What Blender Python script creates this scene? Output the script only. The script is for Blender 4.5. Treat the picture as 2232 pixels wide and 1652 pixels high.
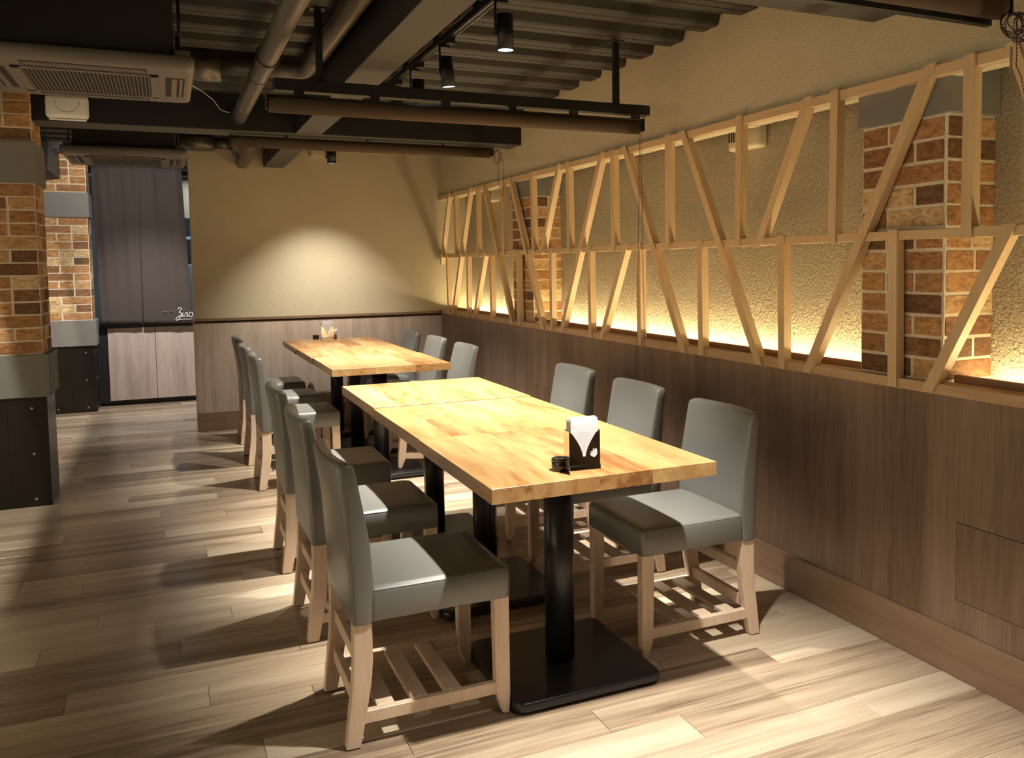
import bpy, bmesh, math, random
from mathutils import Vector, Matrix
random.seed(7)
S = bpy.context.scene
COL = S.collection
for o in list(bpy.data.objects):
    bpy.data.objects.remove(o, do_unlink=True)

# ------------------------------------------------------------------ camera
CAM_Z = 1.312
cd = bpy.data.cameras.new('camera')
cd.sensor_fit = 'HORIZONTAL'; cd.sensor_width = 36.0
cd.lens = 1918.61 * 36 / 2232
cd.shift_x = (1116 - 1269.16) / 2232
cd.shift_y = (709.63 - 826) / 2232
cd.clip_start = 0.05
cam = bpy.data.objects.new('camera', cd); COL.objects.link(cam)
_r = Vector((0.9047451808845786, -0.42580898599108835, -0.011084456218371527))
_u = Vector((0.03983707403542803, 0.058678559705525726, 0.9974817462806929))
_f = Vector((0.42408627100238894, 0.9029083752408801, -0.07005212821293959))
cam.matrix_world = Matrix(((_r.x, _u.x, -_f.x, 0), (_r.y, _u.y, -_f.y, 0), (_r.z, _u.z, -_f.z, CAM_Z), (0, 0, 0, 1)))
S.camera = cam

# ------------------------------------------------------------------ view, world
S.view_settings.view_transform = 'Standard'
S.view_settings.look = 'None'
S.view_settings.gamma = 1.0
S.view_settings.use_curve_mapping = False
S.view_settings.exposure = 1.1
w = bpy.data.worlds.new('world'); S.world = w; w.use_nodes = True
w.node_tree.nodes['Background'].inputs[0].default_value = (1.0, 0.86, 0.66, 1)
w.node_tree.nodes['Background'].inputs[1].default_value = 0.02
S.cycles.use_denoising = True
S.cycles.max_bounces = 8
S.cycles.diffuse_bounces = 5
S.cycles.sample_clamp_indirect = 6.0

SPOT_W = 202.0
SPOT_COL = (1.0, 0.94, 0.84)
LEFT_W = 36.0

def spot(name, loc, aim, watts, ang=76, blend=0.35, col=SPOT_COL, r=0.022):
    l = bpy.data.lights.new(name, 'SPOT'); l.energy = watts; l.spot_size = math.radians(ang)
    l.spot_blend = blend; l.color = col; l.shadow_soft_size = r
    o = bpy.data.objects.new(name, l); COL.objects.link(o); o.location = loc
    o.rotation_euler = (Vector(aim) - Vector(loc)).to_track_quat('-Z', 'Y').to_euler()
    return o

# lamps: (x, y, z of lens, aim point, watts)
TABLE_LAMPS = [(1.15, 1.90, 2.09, (1.15, 1.95, 0), 0.8), (1.15, 3.08, 2.09, (1.17, 3.10, 0), 1.0),
               (1.15, 3.80, 2.09, (1.22, 3.86, 0), 0.9), (1.15, 4.31, 2.09, (1.15, 4.40, 0), 0.9)]
for i, (x, y, z, a, k) in enumerate(TABLE_LAMPS):
    spot('track_and_fill_light', (x, y, z - 0.012), a, SPOT_W * k, ang=70, blend=0.95)
for i, (x, y) in enumerate(((1.15, 4.75), (1.16, 6.05))):
    spot('track_and_fill_light', (x, y, (2.09, 2.12)[i]), (x + 0.02, y + (0.75, 0.12)[i], 0), SPOT_W * (0.62, 0.85)[i], ang=80, blend=0.95)
spot('wall_wash_and_fill_light', (1.16, 6.90, 2.078), (1.14, 7.60, 0.25), SPOT_W * 0.285, ang=82, blend=1.0)
for y, k in ((0.4, 0.25), (2.3, 0.25), (4.0, 1.9), (7.5, 1.6)):
    spot('aisle_spot_light', (-1.018, y, 2.30), (-1.05, y + 0.05, 0), LEFT_W * k, ang=140, blend=0.4, col=(1.0, 0.92, 0.8), r=0.005)
spot('counter_spot_and_spill_light', (-0.12, 8.15, 2.26), (-0.14, 9.48, 0.35), 85, ang=66, blend=1.0, col=(1.0, 0.94, 0.9))
spot('counter_spot_and_spill_light', (-0.12, 8.15, 2.25), (-0.14, 9.48, 1.3), 26, ang=165, blend=0.3, col=(1.0, 0.94, 0.9))  # wide second emitter added as the lamp's spill, to brighten the curtain
# first: unseen lamp before the near tables; others: fill spots added for bounce
for (x, y, k) in ((1.05, 0.98, 0.3), (-0.2, -1.5, 0.7), (-2.2, 0.8, 0.9), (-2.2, 3.4, 0.9)):
    spot('track_and_fill_light', (x, y, 2.09), (x, y, 0), SPOT_W * k, ang=84, blend=0.95)

# unseen spots added to bounce soft light off the left wall
for y in (-1.2, 0.6, 2.4, 4.4):
    spot('wall_wash_and_fill_light', (-2.55, y, 2.2), (-3.4, y, 1.25), 150, ang=110, blend=0.8, col=(1.0, 0.95, 0.88))

def area(name, loc, aim, sx, sy, watts, col):
    l = bpy.data.lights.new(name, 'AREA'); l.shape = 'RECTANGLE'; l.size = sx; l.size_y = sy; l.energy = watts; l.color = col
    o = bpy.data.objects.new(name, l); COL.objects.link(o); o.location = loc
    o.rotation_euler = (Vector(aim) - Vector(loc)).to_track_quat('-Z', 'Y').to_euler()
    return o
area('kitchen_ceiling_light', (0.6, 10.2, 2.25), (0.6, 10.3, 0), 0.8, 0.3, 9, (0.72, 0.88, 1.0))

# ------------------------------------------------------------------ materials
def new_mat(name):
    m = bpy.data.materials.new(name); m.use_nodes = True
    nt = m.node_tree; b = nt.nodes['Principled BSDF']
    return m, nt, b

def N(nt, t, **kw):
    n = nt.nodes.new(t)
    for k, v in kw.items(): setattr(n, k, v)
    return n

def plain(name, col, rough=0.5, metal=0.0, spec=0.5, noise=0.0, bump=0.0, scale=40, emis=None, coat=0):
    m, nt, b = new_mat(name)
    b.inputs['Base Color'].default_value = (*col, 1); b.inputs['Roughness'].default_value = rough
    b.inputs['Metallic'].default_value = metal; b.inputs['Specular IOR Level'].default_value = spec
    b.inputs['Coat Weight'].default_value = coat
    if emis:
        b.inputs['Emission Color'].default_value = (*emis[0], 1); b.inputs['Emission Strength'].default_value = emis[1]
    if noise or bump:
        tc = N(nt, 'ShaderNodeTexCoord'); nz = N(nt, 'ShaderNodeTexNoise'); nz.inputs['Scale'].default_value = scale
        nz.inputs['Detail'].default_value = 5
        nt.links.new(tc.outputs['Object'], nz.inputs['Vector'])
        if noise:
            mx = N(nt, 'ShaderNodeMix', data_type='RGBA'); mx.inputs[6].default_value = (*[c * (1 - noise) for c in col], 1)
            mx.inputs[7].default_value = (*[min(1, c * (1 + noise)) for c in col], 1)
            nt.links.new(nz.outputs['Fac'], mx.inputs[0]); nt.links.new(mx.outputs[2], b.inputs['Base Color'])
        if bump:
            bp = N(nt, 'ShaderNodeBump'); bp.inputs['Strength'].default_value = bump; bp.inputs['Distance'].default_value = 0.004
            nt.links.new(nz.outputs['Fac'], bp.inputs['Height']); nt.links.new(bp.outputs[0], b.inputs['Normal'])
    return m

def wood(name, stops, axis='X', stretch=14.0, scale=5.0, rough=0.45, vary=0.25, strip=None, coat=0.0, grain=0.35, cathedral=0.5, bump=0.08):
    """grain runs along axis; colour stops go from dark to light; each object gets its own offset and tone"""
    m, nt, b = new_mat(name); L = nt.links
    tc = N(nt, 'ShaderNodeTexCoord'); oi = N(nt, 'ShaderNodeObjectInfo')
    off = N(nt, 'ShaderNodeVectorMath', operation='SCALE'); off.inputs[3].default_value = 37.0
    cb = N(nt, 'ShaderNodeCombineXYZ')
    for i in range(3): L.new(oi.outputs['Random'], cb.inputs[i])
    L.new(cb.outputs[0], off.inputs[0])
    ad = N(nt, 'ShaderNodeVectorMath', operation='ADD'); L.new(tc.outputs['Object'], ad.inputs[0]); L.new(off.outputs[0], ad.inputs[1])
    mp = N(nt, 'ShaderNodeMapping')
    sc = [stretch] * 3; sc['XYZ'.index(axis)] = 1.0
    mp.inputs['Scale'].default_value = sc
    L.new(ad.outputs[0], mp.inputs['Vector'])
    n1 = N(nt, 'ShaderNodeTexNoise'); n1.inputs['Scale'].default_value = scale * 0.45; n1.inputs['Detail'].default_value = 3; n1.inputs['Distortion'].default_value = cathedral
    n2 = N(nt, 'ShaderNodeTexNoise'); n2.inputs['Scale'].default_value = scale * 3.2; n2.inputs['Detail'].default_value = 6; n2.inputs['Distortion'].default_value = 0.3
    L.new(mp.outputs[0], n1.inputs['Vector']); L.new(mp.outputs[0], n2.inputs['Vector'])
    mm = N(nt, 'ShaderNodeMath', operation='MULTIPLY_ADD'); L.new(n2.outputs['Fac'], mm.inputs[0]); mm.inputs[1].default_value = grain
    m2 = N(nt, 'ShaderNodeMath', operation='MULTIPLY'); L.new(n1.outputs['Fac'], m2.inputs[0]); m2.inputs[1].default_value = 1 - grain
    L.new(m2.outputs[0], mm.inputs[2])
    val = mm.outputs[0]
    if strip:   # printed strips of different tone across the grain
        sx = N(nt, 'ShaderNodeSeparateXYZ'); L.new(ad.outputs[0], sx.inputs[0])
        fl = N(nt, 'ShaderNodeMath', operation='DIVIDE'); fl.inputs[1].default_value = strip[1]
        L.new(sx.outputs['XYZ'.index(strip[0])], fl.inputs[0])
        fr = N(nt, 'ShaderNodeMath', operation='FLOOR'); L.new(fl.outputs[0], fr.inputs[0])
        wn = N(nt, 'ShaderNodeTexWhiteNoise', noise_dimensions='1D'); L.new(fr.outputs[0], wn.inputs['W'])
        q = N(nt, 'ShaderNodeMath', operation='MULTIPLY_ADD'); L.new(wn.outputs['Value'], q.inputs[0]); q.inputs[1].default_value = strip[2]
        s_ = N(nt, 'ShaderNodeMath', operation='SUBTRACT'); L.new(val, s_.inputs[0]); s_.inputs[1].default_value = strip[2] / 2
        L.new(s_.outputs[0], q.inputs[2]); val = q.outputs[0]
    # tone per object
    t = N(nt, 'ShaderNodeMath', operation='MULTIPLY_ADD'); L.new(oi.outputs['Random'], t.inputs[0]); t.inputs[1].default_value = vary
    s2 = N(nt, 'ShaderNodeMath', operation='SUBTRACT'); L.new(val, s2.inputs[0]); s2.inputs[1].default_value = vary / 2
    L.new(s2.outputs[0], t.inputs[2])
    cr = N(nt, 'ShaderNodeValToRGB'); e = cr.color_ramp.elements
    lo, hi = 0.3, 0.7
    for i, c in enumerate(stops):
        p = lo + (hi - lo) * i / (len(stops) - 1)
        if i < 2: e[i].position = p; e[i].color = (*c, 1)
        else:
            x = e.new(p); x.color = (*c, 1)
    if len(stops) > 2:
        for i, c in enumerate(stops):
            e[i].position = lo + (hi - lo) * i / (len(stops) - 1); e[i].color = (*c, 1)
    L.new(t.outputs[0], cr.inputs[0]); L.new(cr.outputs[0], b.inputs['Base Color'])
    b.inputs['Roughness'].default_value = rough; b.inputs['Coat Weight'].default_value = coat; b.inputs['Coat Roughness'].default_value = 0.25
    if bump:
        bp = N(nt, 'ShaderNodeBump'); bp.inputs['Strength'].default_value = bump; bp.inputs['Distance'].default_value = 0.002
        L.new(n2.outputs['Fac'], bp.inputs['Height']); L.new(bp.outputs[0], b.inputs['Normal'])
    return m

def plaster(name, col, bump, scale, dist=0.006):
    m, nt, b = new_mat(name); L = nt.links
    b.inputs['Roughness'].default_value = 0.8; b.inputs['Specular IOR Level'].default_value = 0.3
    g = N(nt, 'ShaderNodeNewGeometry')
    n1 = N(nt, 'ShaderNodeTexNoise'); n1.inputs['Scale'].default_value = scale; n1.inputs['Detail'].default_value = 4; n1.inputs['Distortion'].default_value = 0.6
    n2 = N(nt, 'ShaderNodeTexNoise'); n2.inputs['Scale'].default_value = 2.2; n2.inputs['Detail'].default_value = 3
    L.new(g.outputs['Position'], n1.inputs['Vector']); L.new(g.outputs['Position'], n2.inputs['Vector'])
    mx = N(nt, 'ShaderNodeMix', data_type='RGBA'); mx.inputs[6].default_value = (*[c * 0.93 for c in col], 1); mx.inputs[7].default_value = (*[c * 1.07 for c in col], 1)
    L.new(n2.outputs['Fac'], mx.inputs[0]); L.new(mx.outputs[2], b.inputs['Base Color'])
    bp = N(nt, 'ShaderNodeBump'); bp.inputs['Strength'].default_value = bump; bp.inputs['Distance'].default_value = dist
    L.new(n1.outputs['Fac'], bp.inputs['Height']); L.new(bp.outputs[0], b.inputs['Normal'])
    return m

def brick_mat():
    m, nt, b = new_mat('brick'); L = nt.links
    oi = N(nt, 'ShaderNodeObjectInfo'); cr = N(nt, 'ShaderNodeValToRGB'); e = cr.color_ramp.elements
    cols = [(0.16, 0.08, 0.035), (0.36, 0.18, 0.07), (0.5, 0.3, 0.14), (0.25, 0.12, 0.05), (0.45, 0.24, 0.09), (0.6, 0.42, 0.22), (0.31, 0.15, 0.06), (0.42, 0.22, 0.09)]
    cr.color_ramp.interpolation = 'CONSTANT'
    e[0].position = 0; e[0].color = (*cols[0], 1); e[1].position = 1 / 8; e[1].color = (*cols[1], 1)
    for i in range(2, 8):
        x = e.new(i / 8); x.color = (*cols[i], 1)
    L.new(oi.outputs['Random'], cr.inputs[0])
    g = N(nt, 'ShaderNodeNewGeometry')
    n1 = N(nt, 'ShaderNodeTexNoise'); n1.inputs['Scale'].default_value = 22; n1.inputs['Detail'].default_value = 6; n1.inputs['Distortion'].default_value = 1.2
    mp = N(nt, 'ShaderNodeMapping'); mp.inputs['Scale'].default_value = (1, 1, 2.2)
    L.new(g.outputs['Position'], mp.inputs['Vector']); L.new(mp.outputs[0], n1.inputs['Vector'])
    r2 = N(nt, 'ShaderNodeValToRGB'); r2.color_ramp.elements[0].position = 0.3; r2.color_ramp.elements[0].color = (0.55, 0.5, 0.45, 1)
    r2.color_ramp.elements[1].position = 0.72; r2.color_ramp.elements[1].color = (1.35, 1.4, 1.4, 1)
    L.new(n1.outputs['Fac'], r2.inputs[0])
    mx = N(nt, 'ShaderNodeMix', data_type='RGBA', blend_type='MULTIPLY'); mx.inputs[0].default_value = 1
    L.new(cr.outputs[0], mx.inputs[6]); L.new(r2.outputs[0], mx.inputs[7]); L.new(mx.outputs[2], b.inputs['Base Color'])
    b.inputs['Roughness'].default_value = 0.85
    bp = N(nt, 'ShaderNodeBump'); bp.inputs['Strength'].default_value = 0.5; bp.inputs['Distance'].default_value = 0.004
    L.new(n1.outputs['Fac'], bp.inputs['Height']); L.new(bp.outputs[0], b.inputs['Normal'])
    return m

M = {}
M['floor'] = wood('floor_plank', [(0.19, 0.135, 0.09), (0.38, 0.285, 0.195), (0.49, 0.39, 0.275), (0.59, 0.49, 0.365)], 'X', 22, 1.6, 0.3, 0.34, grain=0.4, cathedral=0.25, bump=0.03)
M['floor_base'] = plain('floor_base', (0.12, 0.09, 0.06), 0.8)
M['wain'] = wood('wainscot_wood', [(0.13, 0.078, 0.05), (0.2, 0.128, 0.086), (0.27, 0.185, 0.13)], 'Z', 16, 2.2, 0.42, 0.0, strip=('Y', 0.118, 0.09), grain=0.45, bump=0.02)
M['wain_x_lit'] = wood('wainscot_wood_back_lit', [(0.4, 0.31, 0.245), (0.54, 0.43, 0.345), (0.64, 0.53, 0.44)], 'Z', 16, 2.2, 0.42, 0.0, strip=('X', 0.118, 0.09), grain=0.45, bump=0.02)  # same panelling as wain, lighter: the downlight's brightness is put into the colour
M['base'] = wood('baseboard_wood', [(0.17, 0.1, 0.058), (0.24, 0.15, 0.09), (0.29, 0.19, 0.12)], 'Y', 12, 2.6, 0.45, 0.0, grain=0.4)
M['base_x'] = wood('baseboard_wood_back', [(0.17, 0.1, 0.058), (0.24, 0.15, 0.09), (0.29, 0.19, 0.12)], 'X', 12, 2.6, 0.45, 0.0, grain=0.4)
M['sill'] = wood('sill_wood', [(0.4, 0.25, 0.14), (0.5, 0.33, 0.19), (0.56, 0.39, 0.24)], 'Y', 14, 2.4, 0.45, 0.0, grain=0.4)
M['fascia'] = wood('fascia_wood', [(0.2, 0.1, 0.045), (0.27, 0.14, 0.065)], 'Y', 14, 2.4, 0.5, 0.0)
M['lattice'] = wood('lattice_wood', [(0.54, 0.375, 0.205), (0.62, 0.445, 0.25), (0.68, 0.505, 0.295)], 'Z', 14, 2.0, 0.5, 0.1, grain=0.5, bump=0.03)
M['lattice_y'] = wood('lattice_rail_wood', [(0.54, 0.375, 0.205), (0.62, 0.445, 0.25), (0.68, 0.505, 0.295)], 'Y', 14, 2.0, 0.5, 0.1, grain=0.5, bump=0.03)
M['chair'] = wood('chair_wood', [(0.56, 0.41, 0.29), (0.66, 0.5, 0.37), (0.73, 0.58, 0.44)], 'Z', 12, 3.0, 0.42, 0.06, grain=0.5, bump=0.02)
M['table'] = wood('table_wood', [(0.21, 0.09, 0.028), (0.36, 0.19, 0.068), (0.42, 0.25, 0.1), (0.49, 0.32, 0.145)], 'Y', 7, 3.0, 0.36, 0.2, grain=0.38, cathedral=1.6, coat=0.08, bump=0.02)
M['fabric'] = plain('seat_leatherette', (0.16, 0.158, 0.145), 0.3, bump=0.12, scale=900, noise=0.06, spec=0.6)
M['black'] = plain('black_metal', (0.012, 0.013, 0.014), 0.32, 0.0, 0.5, bump=0.1, scale=300)
M['matte_black'] = plain('matte_black', (0.008, 0.008, 0.0075), 0.5)
M['beam'] = plain('beam_paint', (0.062, 0.06, 0.048), 0.7, noise=0.1, scale=6)
M['soffit'] = plain('grey_soffit_paint', (0.07, 0.067, 0.056), 0.75, noise=0.06, scale=6)
M['deck'] = plain('deck_paint', (0.042, 0.04, 0.033), 0.55, noise=0.12, scale=5)
M['duct'] = plain('duct_paint', (0.12, 0.108, 0.088), 0.36, 0.45, noise=0.1, scale=8)
M['wall'] = plaster('plaster', (0.56, 0.49, 0.34), 0.7, 120)
M['niche'] = plaster('rough_plaster', (0.44, 0.38, 0.26), 1.0, 85, 0.014)
M['brick'] = brick_mat()
M['mortar'] = plain('mortar', (0.66, 0.58, 0.44), 0.9, bump=1.0, scale=60, noise=0.25)
M['stone'] = plain('grey_stone', (0.19, 0.182, 0.16), 0.75, noise=0.08, scale=30, bump=0.15)
M['steel_dark'] = plain('dark_steel', (0.03, 0.024, 0.02), 0.3, 0.6, noise=0.15, scale=9)
M['bolt'] = plain('bolt_metal', (0.5, 0.46, 0.38), 0.35, 0.9)
M['ac'] = plain('ac_plastic', (0.15, 0.133, 0.112), 0.45)
M['ac_dark'] = plain('ac_dark', (0.012, 0.01, 0.008), 0.7)
M['white'] = plain('white_plastic', (0.85, 0.84, 0.8), 0.4)
M['cream'] = plain('cream_plastic', (0.62, 0.55, 0.38), 0.5)
M['blind'] = plain('blind_fabric', (0.07, 0.042, 0.02), 0.85, noise=0.1, scale=200, bump=0.2)
M['rail'] = plain('blind_rail_metal', (0.1, 0.09, 0.075), 0.25, 0.8)
M['chain'] = plain('chain_plastic', (0.03, 0.012, 0.008), 0.4)
M['chrome'] = plain('polished_steel', (0.82, 0.8, 0.76), 0.07, 1.0)
M['napkin'] = plain('napkin_paper', (0.6, 0.61, 0.64), 0.8, bump=0.3, scale=30)
M['jar'] = plain('black_glass', (0.012, 0.012, 0.012), 0.08, 0, 0.6)
M['lens'] = plain('lamp_lens', (0.9, 0.95, 1), 0.3, emis=((0.82, 0.92, 1.0), 9.0))
M['led'] = plain('led_strip', (1, 0.9, 0.7), 0.5, emis=((1.0, 0.85, 0.50), 40.0))
M['curtain'] = plain('curtain_cloth', (0.058, 0.044, 0.038), 0.95, noise=0.12, scale=400, bump=0.3)
M['letter'] = plain('letter_print', (0.6, 0.57, 0.55), 0.8)
M['faint'] = plain('faint_print', (0.21, 0.175, 0.16), 0.9)
M['counter'] = wood('counter_door_wood', [(0.3, 0.235, 0.2), (0.42, 0.34, 0.295), (0.52, 0.43, 0.38)], 'Z', 14, 2.0, 0.5, 0.12, grain=0.4)
M['steel'] = plain('kitchen_steel', (0.35, 0.42, 0.48), 0.35, 0.3)
M['glide'] = plain('glide_rubber', (0.05, 0.025, 0.018), 0.7)
M['dark_panel'] = plain('dark_panel', (0.03, 0.025, 0.02), 0.6)
M['dark_room'] = plain('dark_room_paint', (0.2, 0.16, 0.11), 0.8)

# ------------------------------------------------------------------ helpers
def link(name, me, mat=None, parent=None, loc=None, rot=None):
    o = bpy.data.objects.new(name, me)
    if mat is not None and me is not None and len(me.materials) == 0: me.materials.append(mat)
    COL.objects.link(o)
    if parent is not None: o.parent = parent
    if loc is not None: o.location = loc
    if rot is not None: o.rotation_euler = rot
    return o

def bm_obj(name, bm, mat=None, parent=None, loc=None, smooth=False, rot=None):
    me = bpy.data.meshes.new(name); bm.normal_update(); bm.to_mesh(me); bm.free()
    if smooth:
        for p in me.polygons: p.use_smooth = True
    return link(name, me, mat, parent, loc, rot)

def add_box(bm, x0, x1, y0, y1, z0, z1, bev=0.0, seg=1):
    vs = [bm.verts.new(p) for p in ((x0, y0, z0), (x1, y0, z0), (x1, y1, z0), (x0, y1, z0), (x0, y0, z1), (x1, y0, z1), (x1, y1, z1), (x0, y1, z1))]
    fs = [bm.faces.new([vs[i] for i in q]) for q in ((0, 3, 2, 1), (4, 5, 6, 7), (0, 1, 5, 4), (1, 2, 6, 5), (2, 3, 7, 6), (3, 0, 4, 7))]
    if bev:
        es = {e for f in fs for e in f.edges}
        bmesh.ops.bevel(bm, geom=list(es), offset=bev, segments=seg, profile=0.5, affect='EDGES')
    return bm

def box(name, x0, x1, y0, y1, z0, z1, mat, parent=None, bev=0.0, seg=1, origin=True):
    """box object whose local origin is its centre (so object texture coordinates stay local)"""
    c = ((x0 + x1) / 2, (y0 + y1) / 2, (z0 + z1) / 2) if origin else (0, 0, 0)
    bm = bmesh.new(); add_box(bm, x0 - c[0], x1 - c[0], y0 - c[1], y1 - c[1], z0 - c[2], z1 - c[2], bev, seg)
    return bm_obj(name, bm, mat, parent, c)

def cyl_bm(bm, p0, p1, r0, r1=None, n=24, caps=True):
    p0 = Vector(p0); p1 = Vector(p1); r1 = r0 if r1 is None else r1
    d = (p1 - p0).normalized(); a = d.orthogonal().normalized(); b = d.cross(a)
    A, B = [], []
    for i in range(n):
        t = 2 * math.pi * i / n; v = a * math.cos(t) + b * math.sin(t)
        A.append(bm.verts.new(p0 + v * r0)); B.append(bm.verts.new(p1 + v * r1))
    for i in range(n):
        j = (i + 1) % n; f = bm.faces.new((A[i], A[j], B[j], B[i])); f.smooth = True
    if caps: bm.faces.new(A[::-1]); bm.faces.new(B)

def cyl(name, p0, p1, r0, mat, parent=None, r1=None, n=24):
    bm = bmesh.new(); cyl_bm(bm, p0, p1, r0, r1, n); return bm_obj(name, bm, mat, parent)

def tube_bm(bm, pts, r, n=8, closed=False, caps=True):
    pts = [Vector(p) for p in pts]; m = len(pts); rings = []
    ref = None
    for i, p in enumerate(pts):
        if closed: d = (pts[(i + 1) % m] - pts[i - 1]).normalized()
        else: d = (pts[min(i + 1, m - 1)] - pts[max(i - 1, 0)]).normalized()
        if ref is None: ref = d.orthogonal().normalized()
        ref = (ref - d * ref.dot(d)).normalized(); b = d.cross(ref)
        rings.append([bm.verts.new(p + (ref * math.cos(2 * math.pi * k / n) + b * math.sin(2 * math.pi * k / n)) * r) for k in range(n)])
    for i in range(m if closed else m - 1):
        A, B = rings[i], rings[(i + 1) % m]
        for k in range(n):
            f = bm.faces.new((A[k], A[(k + 1) % n], B[(k + 1) % n], B[k])); f.smooth = True
    if caps and not closed: bm.faces.new(rings[0][::-1]); bm.faces.new(rings[-1])

def tube(name, pts, r, mat, parent=None, n=8, closed=False):
    bm = bmesh.new(); tube_bm(bm, pts, r, n, closed); return bm_obj(name, bm, mat, parent)

def prism(name, prof, x0, x1, mat, parent=None, axis='X', loc=None):
    """closed profile of (a, b) points swept along an axis: X -> (y, z), Y -> (x, z), Z -> (x, y)"""
    bm = bmesh.new()
    def P(a, b, t): return {'X': (t, a, b), 'Y': (a, t, b), 'Z': (a, b, t)}[axis]
    A = [bm.verts.new(P(a, b, x0)) for a, b in prof]; B = [bm.verts.new(P(a, b, x1)) for a, b in prof]
    n = len(prof)
    for i in range(n): bm.faces.new((A[i], A[(i + 1) % n], B[(i + 1) % n], B[i]))
    bm.faces.new(A[::-1]); bm.faces.new(B)
    bmesh.ops.recalc_face_normals(bm, faces=bm.faces)
    return bm_obj(name, bm, mat, parent, loc)

def empty(name, loc=(0, 0, 0), rotz=0.0):
    o = bpy.data.objects.new(name, None); COL.objects.link(o); o.location = loc; o.rotation_euler = (0, 0, rotz)
    o.empty_display_size = 0.1
    return o

def tag(o, label, cat, group=None):
    o['label'] = label; o['category'] = cat
    if group: o['group'] = group
    return o

def struct(o, label=None):
    o['kind'] = 'structure'
    if label: o['label'] = label
    return o

def copy_tree(o, parent=None):
    c = o.copy(); COL.objects.link(c)
    if parent is not None: c.parent = parent
    for ch in list(o.children): copy_tree(ch, c)
    return c

# ------------------------------------------------------------------ room shell
XL, XR, XN, XH, YF, YB = -3.4, 2.20, 2.446, 2.22, 7.65, -2.6
floor = struct(box('floor', XL, 2.55, YB, 11.2, -0.12, -0.004, M['floor_base'], None, origin=False), 'wood-look plank floor running through the dining room')
PW, PL = 0.135, 1.22
def plank_mesh(l):
    bm = bmesh.new(); h = PW / 2 - 0.0006; q = l / 2 - 0.0006
    add_box(bm, -q, q, -h, h, -0.004, 0.0, 0.0)
    top = [e for e in bm.edges if all(v.co.z > -0.001 for v in e.verts)]
    bmesh.ops.bevel(bm, geom=top, offset=0.0009, segments=1, affect='EDGES')
    me = bpy.data.meshes.new('plank'); bm.normal_update(); bm.to_mesh(me); bm.free(); me.materials.append(M['floor']); return me
pm = plank_mesh(PL)
rows = int((9.75 - 0.24) / PW)
random.seed(11)
for r in range(rows):
    y = 1.99 + PW * (r - 13) + PW / 2
    offs = (r * 0.437 + random.uniform(-0.12, 0.12)) % PL
    x = -1.45 - offs if y < 6 else -1.1 - offs * 0.7
    while x < 2.2:
        x1 = x + PL; a, b = x, min(x1, 2.199)
        if b - a > 0.03 and (b > -1.3):
            me = pm if b == x1 else plank_mesh(b - a)
            link('plank', me, None, floor, ((a + b) / 2, y, random.uniform(-0.0002, 0.0)))
        x = x1

ceiling = struct(box('ceiling', XL, 2.55, YB, 11.2, 2.384, 2.5, M['deck'], None, origin=False), 'dark corrugated steel deck ceiling with painted beams')
# corrugated deck: lowered ribs running across the room
PIT = 0.2885
prof = [(-0.078, 0.0), (-0.066, -0.034), (-0.058, -0.042), (-0.006, -0.042), (-0.003, -0.036), (0.003, -0.036), (0.006, -0.042), (0.058, -0.042), (0.066, -0.034), (0.078, 0.0)]
y = 3.355 - PIT * 12
while y < 10.6:
    x1 = XH - 0.002 if y < YF else 2.4
    prism('deck_rib', prof, XL, x1, M['deck'], ceiling, 'X', (0, y, 2.3845))
    bm_ = None
    y += PIT
ZB = 2.124
def beam(x0, x1, y0, y1):
    b_ = box('beam', x0, x1, y0, y1, ZB + 0.003, 2.385, M['matte_black'], ceiling, 0.002)
    c_ = b_.location
    box('soffit_board', x0 + 0.001 - c_.x, x1 - 0.001 - c_.x, y0 + 0.001 - c_.y, y1 - 0.001 - c_.y, ZB - c_.z, ZB + 0.0035 - c_.z, M['soffit'], b_)
    return b_
beam(0.742, 0.895, YB, 2.13); beam(0.742, 0.895, 2.355, 5.67); beam(0.742, 0.895, 5.9, YF)
beam(XL, XH, 2.13, 2.355); beam(XL, XH, 5.67, 5.9)
beam(-0.991, -0.836, YB, 2.13); beam(-0.991, -0.836, 2.355, 5.67); beam(-0.991, -0.836, 5.9, 10.6)

# right wall: header above the lattice, recessed niche wall, wainscot
wr = struct(box('wall_right', XN, 2.6, YB, YF + 0.1, 0, 2.5, M['niche'], None, origin=False), 'olive plastered right wall with a lit recess behind a wooden lattice')
box('upper_wall', XH, 2.285, YB, YF, 1.886, 2.5, M['wall'], wr, origin=False)
# ragged plaster edge along the underside of the upper wall
bm = bmesh.new(); random.seed(3)
ny = 150
for s in range(ny):
    y0 = YB + (YF - YB) * s / ny; y1 = YB + (YF - YB) * (s + 1) / ny
    add_box(bm, XH + 0.002, 2.283 + 0.0015 * random.random(), y0, y1, 1.884 - 0.003 * random.random(), 1.8875)
ed = bm_obj('plaster_edge', bm, M['cream'], wr)
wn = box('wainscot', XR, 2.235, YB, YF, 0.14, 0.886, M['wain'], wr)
ap = []
for (y0, y1) in ((1.52, 1.947), (5.20, 5.441)):
    z0, z1 = 0.248, 0.493
    if y0 > 5: z0, z1 = 0.262, 0.508
    box('panel_gap', XR - 0.0006, XR + 0.002, y0 - 0.002, y1 + 0.002, z0 - 0.002, z1 + 0.002, M['ac_dark'], wr)
    box('access_panel', XR - 0.0012, XR + 0.003, y0, y1, z0, z1, M['wain'], wr)
box('recess_shelf', 2.235, XN, YB, YF, 0.80, 0.905, M['sill'], wr)
box('sill_board', XR - 0.004, 2.262, YB, YF, 0.886, 0.921, M['sill'], wr, 0.0015)
for (y0, y1) in ((YB, 2.03), (2.435, 5.52), (5.93, YF)):
    box('fascia_board', 2.268, 2.286, y0, y1, 0.905, 0.944, M['fascia'], wr)
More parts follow.
